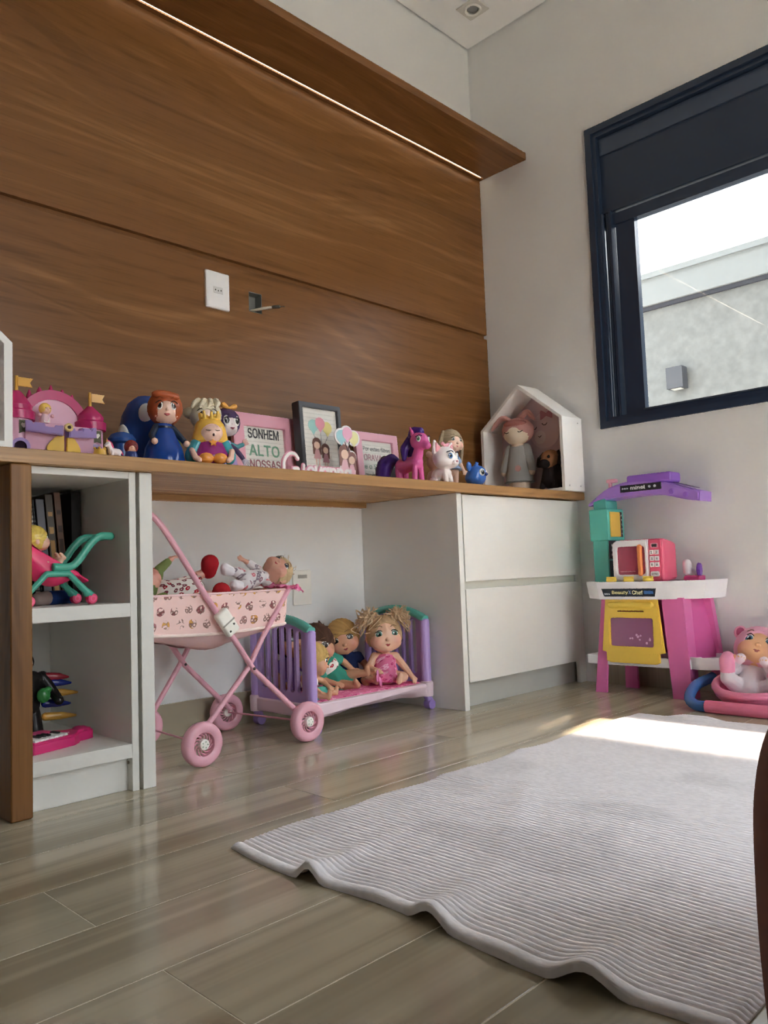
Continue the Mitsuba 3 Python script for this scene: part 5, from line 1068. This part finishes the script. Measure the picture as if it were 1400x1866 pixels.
# teal tower
part(t, 'tower', rbox(-.140, -.030, -.655, -.590, .390, .560, .006), 'mat_plastic', KT)
tb = part(t, 'tower_cabinet', rbox(-.146, -.024, -.662, -.583, .548, .668, .006), 'mat_plastic', KT)
part(t, 'tower_neck', tm(hull(rbox(-.130, -.045, -.650, -.595, .66, .70, .005), rbox(-.125, -.05, -.64, -.60, .70, .712, .004))), 'mat_plastic', (54, 176, 164))
fd = part(tb, 'fridge_door', rbox(-.132, -.060, -.667, -.655, .562, .656, .003), 'mat_plastic', (236, 190, 30))
part(fd, 'label_strip', bx(-.058, -.044, -.6655, -.66, .562, .656, .0005), 'mat_plastic', (40, 26, 30))
for z in (.575, .592, .609, .626, .643): part(fd, 'label_mark', bx(-.0535, -.0485, -.6663, -.665, z-.003, z+.003, 0), 'mat_matte', (206, 180, 180))
ol = part(t, 'tower_label', bx(-.136, -.085, -.6575, -.654, .480, .548, .0005), 'mat_plastic', (30, 30, 36))
for z in (.495, .513, .531): part(ol, 'label_mark', bx(-.122, -.112, -.6585, -.657, z-.004, z+.004, 0), 'mat_matte', (200, 200, 205))
part(t, 'tower_pocket', bx(-.136, -.07, -.6565, -.654, .40, .474, .0005), 'mat_plastic', (24, 80, 76))
# purple canopy
up_ = curve([(-.572, .690), (-.640, .735), (-.700, .755), (-.771, .763), (-.860, .752), (-.945, .722), (-1.005, .702)], 8); lo = curve([(-.572, .682), (-.640, .700), (-.746, .708), (-.852, .704), (-.950, .678), (-1.002, .668)], 8)
can = Polygon(list(map(tuple, up_)) + list(map(tuple, lo[::-1])))
cm = at(bevel_ext(can, .10, .006), np.array([[0, 0, -1, -.03], [1, 0, 0, 0], [0, 1, 0, 0], [0, 0, 0, 1.]]))
cn = part(t, 'canopy', cm, 'mat_plastic', KPU)
part(cn, 'canopy_top', rbox(-.128, -.045, -.905, -.735, .745, .782, .008), 'mat_plastic', (148, 92, 206))
part(cn, 'canopy_slot', at(bx(-.115, -.07, -.05, .03, 0, .002, .0005), np.array([[1, 0, 0, 0], [0, .945, -.32, -.935], [0, .32, .945, .732], [0, 0, 0, 1.]])), 'mat_plastic', (60, 40, 96))
cl_ = part(cn, 'canopy_label', bx(-.1325, -.129, -.870, -.712, .722, .747, .0005), 'mat_plastic', (30, 32, 40))
part(cl_, 'lettering', at(text('minel', .013, .0008, True, .058), stand((-.1325, -.752, .729), (0, -1, 0))), 'mat_matte', (226, 226, 230), False)
for u in (-.722, -.731, -.740, -.826, -.846): part(cl_, 'dot', at(ext(Point(0, 0).buffer(.0035 if u > -.8 else .005), .0006), stand((-.1325, u, .735), (0, -1, 0))), 'mat_matte', (170, 176, 190), False)
for y, z in ((-.905, .722), (-.955, .706)): part(cn, 'canopy_knob', lathe([(0, 0), (.010, 0), (.008, .005), (0, .006)], 18).apply_transform(frame((-.129, y, z-.012), (0, 0, 1), (-1, 0, 0))), 'mat_plastic', (150, 96, 206))
part(t, 'hook', tm(union(bone((-.10, -.655, .735), (-.10, -.655, .772), .007, .007), rbox(-.112, -.088, -.682, -.644, .765, .779, .004))), 'mat_plastic', (240, 170, 190))
# burner knobs on the tray
for y in (-.705, -.772, -.845):
    part(t, 'knob', tm(union(sph((-.222, y, .403), (.014, .020, .010), 18), bx(-.226, -.218, y-.016, y+.016, .404, .417, .002) if False else m3.Manifold.cube((.010, .034, .012), True).translate([-.222, y, .410]))), 'mat_plastic', (240, 206, 30), 40)
part(t, 'stove_panel', bx(-.212, -.06, -.90, -.67, .388, .393, .001), 'mat_plastic', (40, 34, 38))
# toy microwave standing on the tray
t = thing('toy_microwave', 'pink toy microwave with white door and orange handle on the toy kitchen top', 'toy microwave')
MZ = .3936
part(t, 'body', tm(hull(rbox(-.190, -.150, -.890, -.712, MZ, MZ+.152, .012), rbox(-.14, -.066, -.882, -.722, MZ+.006, MZ+.140, .012))), 'mat_plastic', (236, 84, 122), 50)
mdp = sbox(-.074, .004, .060, .150); mdp = unary_union([mdp.buffer(-.022).buffer(.022), sbox(0, .004, .060, .150)]); MD = stand((-.190, -.778, MZ), (0, -1, 0))
mw = sbox(-.056, .028, .048, .128).buffer(-.010).buffer(.010)
md = part(t, 'door', at(bevel_ext(mdp.difference(mw), .014, .004), MD), 'mat_plastic', (232, 230, 232))
part(md, 'window', at(ext(mw.buffer(.002), .004), MD @ M4(np.eye(3), (0, 0, .004))), 'mat_gloss', (170, 60, 88))
part(md, 'handle', at(tm(hull(*[sph((.032+.006*math.sin(a), z, .014), (.009, .008, .008), 12) for a, z in ((0, .030), (0, .126))])), MD), 'mat_plastic', (246, 140, 50), True)
part(md, 'printed_line', at(ext(sbox(-.048, .038, .010, .0405), .0006), MD @ M4(np.eye(3), (0, 0, .008))), 'mat_matte', (230, 160, 176), False)
pn = part(t, 'control_panel', at(bevel_ext(sbox(.062, .006, .106, .148).buffer(-.006).buffer(.006), .006, .002), MD), 'mat_plastic', (236, 84, 122))
sc = part(pn, 'screen_bezel', at(bevel_ext(sbox(.071, .120, .098, .136).buffer(-.005).buffer(.0055), .003, .001), MD @ M4(np.eye(3), (0, 0, .006))), 'mat_plastic', (240, 150, 170))
part(sc, 'screen', at(ext(sbox(.076, .123, .094, .133), .001), MD @ M4(np.eye(3), (0, 0, .0085))), 'mat_gloss', (64, 58, 62))
for k, n_ in enumerate('123456'):
    u, v = .066 + (k % 2)*.018, .096 - (k//2)*.0215
    b_ = part(pn, 'button', at(bevel_ext(sbox(u, v, u+.0155, v+.0165).buffer(-.002).buffer(.002), .004, .001), MD @ M4(np.eye(3), (0, 0, .006))), 'mat_plastic', (238, 232, 234))
    part(b_, 'number', at(text(n_, .0085, .0005), MD @ M4(np.eye(3), (u+.0050, v+.004, .0101))), 'mat_matte', (120, 90, 100), False)
b_ = part(pn, 'start_button', at(bevel_ext(sbox(.066, .020, .098, .038).buffer(-.006).buffer(.006), .004, .001), MD @ M4(np.eye(3), (0, 0, .006))), 'mat_plastic', (238, 232, 234))
part(b_, 'lettering', at(text('START', .005, .0005), MD @ M4(np.eye(3), (.0715, .0265, .0101))), 'mat_matte', (130, 110, 116), False)
t = thing('toy_tap', 'small white and purple toy tap at the right of the toy microwave', 'toy')
part(t, 'base', rbox(-.10, -.05, -.975, -.915, .3936, .412, .006), 'mat_plastic', (206, 60, 130))
part(t, 'spout', tm(hull(sph((-.085, -.925, .455), .015, 14), sph((-.085, -.925, .425), .014, 14))), 'mat_plastic', (236, 230, 232), True)
part(t, 'stem', bone((-.075, -.955, .41), (-.08, -.93, .44), .009, .009), 'mat_plastic', (226, 220, 224), True)
part(t, 'wheel', lathe([(0, -.006), (.022, -.006), (.024, 0), (.022, .006), (0, .006)], 8).apply_transform(frame((-.085, -.968, .432), (0, 0, 1), (.2, -1, 0))), 'mat_plastic', (120, 62, 180), 30)

# ------------------------------------------------------------------ doll carrier with a doll in pink ears
t = thing('doll_carrier', 'pink doll carrier seat with a blue tube handle on the floor by the toy kitchen', 'doll carrier')
CC = np.array([-.205, -1.190, 0])
def ell(a, z, rx, ry, zx=0.0): return CC + np.array([rx*math.cos(a), ry*math.sin(a), z + zx*math.cos(a)])
AA = np.linspace(0, 2*np.pi, 72, endpoint=False)
shell = []
for z, rx, ry, zx in ((.074, .155, .135, .025), (.05, .150, .13, .02), (.018, .12, .105, .008), (.0012, .07, .07, 0)): shell.append([ell(a, z, rx, ry, zx) for a in AA])
ins_ = [[ell(a, z, rx, ry, zx) for a in AA] for z, rx, ry, zx in ((.074, .138, .118, .025), (.052, .13, .11, .02), (.026, .10, .085, .008), (.016, .05, .05, 0))]
def rings_mesh(rings, cap=True):
    v = np.vstack(rings); n, m = len(rings), len(rings[0]); i, j = np.meshgrid(np.arange(n-1), np.arange(m), indexing='ij'); j2 = (j+1) % m
    q = np.stack([i*m+j, i*m+j2, (i+1)*m+j2, (i+1)*m+j], -1).reshape(-1, 4); f = [q[:, [0, 2, 1]], q[:, [0, 3, 2]]]
    if cap:
        v = np.vstack([v, np.mean(rings[-1], 0), np.mean(rings[0], 0)]); jj = np.arange(m)
        f.append(np.stack([(n-1)*m+jj, np.full(m, len(v)-2), (n-1)*m+(jj+1) % m], 1)[:, ::-1]*1); f.append(np.stack([jj, np.full(m, len(v)-1), (jj+1) % m], 1))
    me = trimesh.Trimesh(v, np.vstack(f), process=False)
    trimesh.repair.fix_normals(me)
    if me.volume < 0: me.invert()
    return me
part(t, 'shell', rings_mesh(shell + ins_[::-1] + [shell[0]], False), 'mat_plastic', (224, 110, 150), True)
part(t, 'rim', tube([ell(a, .076, .148, .128, .025) for a in AA], .0125, 12, True), 'mat_plastic', (230, 124, 160), True)
part(t, 'seat_line', tube([ell(a, .034, .112, .09, .012) for a in np.linspace(2.3, 4.0, 24)], .004, 8), 'mat_plastic', (206, 84, 130), True)
hpts = curve([(-.155, -1.020, .075), (-.26, -1.008, .060), (-.335, -1.018, .034), (-.372, -1.050, .019), (-.385, -1.095, .0175)], 8)
for s in (0, 1):
    q = hpts.copy(); q[:, 1] = q[:, 1] if s == 0 else 2*CC[1] - q[:, 1]
    part(t, 'handle', tube(q, .0165, 14), 'mat_plastic', (40, 104, 176), True)
part(t, 'grip', tube([(-.386, -1.092, .0195), (-.388, CC[1], .0195), (-.386, 2*CC[1]+1.092, .0195)], .019, 16), 'mat_plastic', (232, 112, 146), 40)
def ear_hood(t, Hm, W):
    part(t, 'hood', at(hair_cap((.50, .51, .53), .30, -.42, .004), Hm), 'mat_fabric', (226, 160, 184), True)
    for s in (-1, 1):
        e_ = part(t, 'hood_ear', at(tm(sph((s*.44, .02, .36), (.13, .05, .17), 18)), Hm), 'mat_fabric', (236, 156, 186), True)
        part(e_, 'inner_ear', at(tm(sph((s*.44, -.03, .35), (.08, .03, .11), 14)), Hm), 'mat_fabric', (196, 84, 128), True)
make_doll('carrier_doll', 'doll in a pink eared hood and grey pink suit reclining in the carrier', facing((-.238, -1.165, .028), (-.80, -.30, .62), (.74, .10, .66)), .150,
    dict(tl=.8, head=rot(4, -14, 4), t=(0, 0, 1), ua=((-.5, -.6, -.5), (.5, -.6, -.5)), fa=((.5, -.8, .1), (-.5, -.8, .1)), th=((-.75, -.85, -.05), (.75, -.85, -.05)), sh=((-.15, -.75, .62), (.15, -.75, .62)), ft=((0, .3, .95), (0, .3, .95))),
    (228, 170, 120), (70, 110, 140), suit((214, 206, 212), 'mat_fabric', 1.0, 1.0, 'suit', .035, socks=(238, 150, 184), mitts=(226, 206, 214)), ear_hood, lip=(190, 100, 90), ears=False)

# ------------------------------------------------------------------ brown pouf beside the rug, close to the camera
t = thing('pouf', 'dark brown leather pouf at the right edge of the view beside the rug', 'pouf')
pc = (-1.932, -2.102, 0)
prof = [(0, .0006), (.262, .0006), (.272, .012), (.277, .08), (.278, .16), (.274, .25), (.258, .31), (.225, .345), (.17, .358), (0, .362)]
pcv = curve(prof, 6)
part(t, 'body', lathe([(max(0, a), b) for a, b in pcv], 72, pc), 'mat_matte', (112, 66, 48), True)
part(t, 'seam', tube([(pc[0]+.252*math.cos(a), pc[1]+.252*math.sin(a), .317) for a in np.linspace(0, 2*np.pi, 72, endpoint=False)], .004, 8, True), 'mat_satin', (54, 34, 28), True)

# ------------------------------------------------------------------ in the bookcase: books, toy stroller with doll, keyboard, figure
SZ = .4195
def book(label, x, w, y, d, h, lean, col, kind='plain', edge=None):
    """x, the bottom left; lean shifts the top to the left"""
    t = thing('book', label, 'book', 'books leaning in the upper compartment')
    M = np.eye(4); M[0, 2] = -lean; M[0, 3], M[1, 3], M[2, 3] = x, y, SZ+.0004
    B_ = lambda m: at(m, M)
    if kind == 'spiral':
        part(t, 'cover', B_(cat(bx(0, .0025, 0, d, 0, h, .0005), bx(w-.0025, w, 0, d, 0, h, .0005))), 'mat_satin', col)
        part(t, 'pages', B_(bx(.0027, w-.0027, .006, d-.004, .003, h-.003, 0)), 'mat_matte', (196, 190, 178))
        for z in np.arange(.014, h-.008, .0095): part(t, 'spiral_ring', B_(tube([(w/2+(w*.5+.001)*math.cos(a), .002+.006*math.sin(a), z) for a in np.linspace(0, 2*np.pi, 12, endpoint=False)], .0011, 5, True)), 'mat_metal', (70, 72, 78), True)
        return
    part(t, 'cover', B_(cat(bx(0, .0025, .002, d, 0, h, .0005), bx(w-.0025, w, .002, d, 0, h, .0005), bx(0, w, 0, .003, 0, h, .0008))), 'mat_satin', col)
    part(t, 'pages', B_(bx(.0027, w-.0027, .0035, d-.004, .003, h-.003, 0)), 'mat_matte', (190, 180, 160))
    if edge:
        for z0, z1 in ((.10, .58), (.64, .70), (.80, .84)): part(t, 'spine_band', B_(bx(w*.2, w*.8, -.0006, .0002, h*z0, h*z1, 0)), 'mat_satin', edge)
lean = .155; xb = -1.954
book('tall black book standing at the right end of the row in the bookcase', -1.969, .024, -.215, .19, .274, .01, (22, 20, 20))
book('brown spined book third from the right in the row', xb-.042, .016, -.225, .18, .270, lean*.55, (96, 58, 30), edge=(60, 34, 18))
book('mustard and black spined book left of the brown book', xb-.064, .018, -.225, .18, .264, lean*.55, (58, 42, 20), edge=(170, 120, 36))
book('dark grey hardcover left of the mustard spine', xb-.086, .019, -.225, .17, .252, lean*.57, (84, 84, 94))
book('black spiral bound notebook beside the dark grey hardcover', xb-.107, .018, -.222, .17, .250, lean*.58, (34, 36, 42), 'spiral')
book('black book with pink stripe behind the toy doll stroller', xb-.126, .014, -.222, .17, .255, lean*.58, (28, 24, 26), edge=(110, 50, 70))
book('black book with white stripe near the left of the row', xb-.143, .014, -.222, .17, .262, lean*.58, (24, 24, 26), edge=(120, 120, 118))
book('thick black book leftmost in the row', xb-.172, .026, -.222, .18, .27, lean*.58, (18, 18, 20))
t = thing('cloth_roll', 'rolled navy and beige cloth lying on the bookcase shelf behind the toy stroller', 'cloth')
part(t, 'roll', tm(bone((-2.06, -.290, SZ+.0165), (-2.00, -.275, SZ+.0165), .016, .016, 24)), 'mat_fabric', (26, 54, 110), True)
part(t, 'end', tm(hull(sph((-2.085, -.297, SZ+.0155), .015, 18), sph((-2.065, -.292, SZ+.0165), .0168, 18))), 'mat_fabric', (150, 130, 122), True)
# toy doll stroller
t = thing('toy_stroller', 'teal and hot pink toy stroller on the upper bookcase shelf', 'toy stroller')
TQ, HPk = (44, 168, 142), (236, 26, 104)
for y, k in ((-.412, 0), (-.330, 1)):
    hs = curve([(-2.098, y, .505), (-2.06, y, .505), (-2.040, y, .520), (-2.016, y, .552), (-1.992, y, .572), (-1.962, y, .573)], 8)
    part(t, 'handle', tube(hs, .0088, 14, flat=(.8, 1)), 'mat_plastic', TQ, True)
    part(t, 'frame', tm(union(chain([(-2.150, y, .450), (-2.112, y, .490), (-2.064, y, .490), (-2.022, y, .446)], [.0062, .0068, .0068, .0085], 12), bone((-2.022, y, .446), (-2.008, y, .438), .010, .007))), 'mat_plastic', TQ, True)
    for wx in (-2.012, -2.150):
        wl = part(t, 'wheel', lathe([(0, -.008), (.0105, -.008), (.0125, -.004), (.0125, .004), (.0105, .008), (0, .008)], 28).apply_transform(frame((wx, y, SZ+.0130), (1, 0, 0), (0, -1, 0))), 'mat_plastic', HPk)
        part(wl, 'hub', lathe([(.004, .0075), (.007, .0075), (.007, .0095), (.004, .0095), (.004, .0075)], 18).apply_transform(frame((wx, y, SZ+.0130), (1, 0, 0), (0, -1, 0))), 'mat_plastic', (246, 80, 140))
part(t, 'crossbar', tube([(-1.963, -.412, .573), (-1.960, -.371, .573), (-1.963, -.330, .573)], .0075, 12), 'mat_plastic', TQ, True)
st_ = tm(hull(sph((-2.112, -.371, .500), (.030, .034, .026), 20), sph((-2.085, -.371, .482), (.030, .034, .020), 20), sph((-2.040, -.371, .488), (.014, .032, .010), 16), sph((-2.150, -.371, .545), (.012, .034, .03), 16)))
st2 = tm(hull(sph((-2.105, -.371, .520), (.026, .029, .026), 20), sph((-2.07, -.371, .506), (.03, .029, .012), 18), sph((-2.03, -.371, .51), (.014, .028, .010), 14), sph((-2.135, -.371, .57), (.014, .029, .03), 14)))
part(t, 'seat', tm(mf(st_) - mf(st2)), 'mat_plastic', HPk, 50)
part(t, 'footrest', tm(hull(sph((-2.045, -.371, .492), (.012, .028, .005), 14), sph((-2.012, -.371, .473), (.006, .024, .005), 14))), 'mat_plastic', HPk, True)
make_doll('stroller_doll', 'small doll with molded yellow hair riding in the toy stroller', facing((-2.095, -.371, .487), (.93, -.08, 0), (-.38, 0, .92)), .062,
    dict(head=rot(0, -14, 0), ua=((-.5, -.3, -.75), (.5, -.3, -.75)), th=((-.2, -.95, .05), (.2, -.95, .05)), sh=((0, -.85, .45), (0, -.85, .45)), ft=((0, .3, .95), (0, .3, .95))), (230, 180, 150), (60, 100, 140), suit((236, 30, 104), leg=.3, arm=.4),
    hair_simple((236, 204, 66), (206, 168, 40), 'mat_plastic', .16, -.34), lip=(190, 90, 90))
# keyboard toy in the lower compartment
t = thing('toy_keyboard', 'magenta toy keyboard lying on the lower bookcase shelf', 'toy keyboard')
KZ = .1056; MG = (214, 10, 112)
KM = yawed((-2.105, -.385, KZ), .32)
out = Polygon([(-.030, 0), (.075, -.004), (.098, .008), (.112, .020), (.150, .020), (.158, .030), (.158, .056), (.150, .066), (.110, .066), (.095, .088), (.07, .100), (-.030, .100)]).buffer(-.006).buffer(.006)
kb = part(t, 'body', at(bevel_ext(out, .024, .005), KM), 'mat_plastic', MG)
part(t, 'top_panel', at(bevel_ext(sbox(-.024, .050, .068, .092).buffer(-.004).buffer(.004), .007, .002), KM @ M4(np.eye(3), (0, 0, .023))), 'mat_plastic', (226, 40, 130))
for k in range(2, 9):
    part(t, 'white_key', at(bx(-.046+k*.0126, -.0343+k*.0126, .008, .046, .0235, .0285, .0006), KM), 'mat_plastic', (228, 226, 226))
for k in (3, 4, 5, 7):
    part(t, 'black_key', at(bx(-.0373+k*.0126, -.0303+k*.0126, .022, .047, .028, .0325, .0005), KM), 'mat_plastic', (24, 22, 26))
part(t, 'speaker_knob', at(tm(hull(sph((.132, .043, .024), (.018, .018, .006), 18), sph((.132, .043, .010), (.022, .022, .008), 18))), KM), 'mat_plastic', (190, 10, 96), True)
part(t, 'printed_mark', at(ext(sbox(.078, .030, .090, .034).union(sbox(.082, .024, .085, .040)), .0004), KM @ M4(np.eye(3), (0, 0, .0241))), 'mat_matte', (240, 150, 200), False)
# dark winged figure standing behind the keyboard
t = thing('action_figure', 'dark toy figure with yellow, blue and green fins standing in the lower compartment', 'toy figure')
p = np.array([-2.075, -.190, .1056])
bd = union(hull(sph(p+(-.022, 0, .012), (.02, .02, .0118), 14), sph(p+(-.018, 0, .06), .016, 14)), hull(sph(p+(.022, 0, .012), (.02, .02, .0118), 14), sph(p+(.018, 0, .06), .016, 14)), hull(sph(p+(0, 0, .075), (.034, .022, .03), 18), sph(p+(0, 0, .135), (.044, .026, .024), 18)), bone(p+(.040, 0, .140), p+(.060, -.02, .10), .014, .012), bone(p+(.060, -.02, .10), p+(.062, -.045, .085), .012, .011), bone(p+(-.040, 0, .140), p+(-.058, -.02, .10), .014, .012))
part(t, 'body', tm(bd.refine_to_length(.008)), 'mat_plastic', (26, 24, 24), True)
k, Hm = figure_head(t, p+(0, -.004, .178), .020, .3, (150, 96, 70), (18, 16, 18), eye=.14, fr=.22, low=-.3, lip=(110, 60, 56))
for i, (z, c, ln) in enumerate(((.140, (150, 20, 40), .052), (.125, (20, 40, 130), .058), (.100, (206, 150, 20), .074), (.076, (20, 40, 130), .056), (.045, (206, 150, 20), .070))):
    part(t, 'fin', tm(hull(sph(p+(.045, -.005, z), (.010, .008, .010), 12), sph(p+(.045+ln*.5, -.012, z-.002), (.012, .007, .009), 12), sph(p+(.045+ln, -.014, z-.006), (.003, .004, .003), 8))), 'mat_plastic', c, True)
part(t, 'badge', tm(union(sph(p+(.030, -.034, .100), (.016, .012, .018), 14), sph(p+(.040, -.034, .112), (.010, .008, .008), 10))), 'mat_plastic', (30, 130, 50), True)
#NEXT
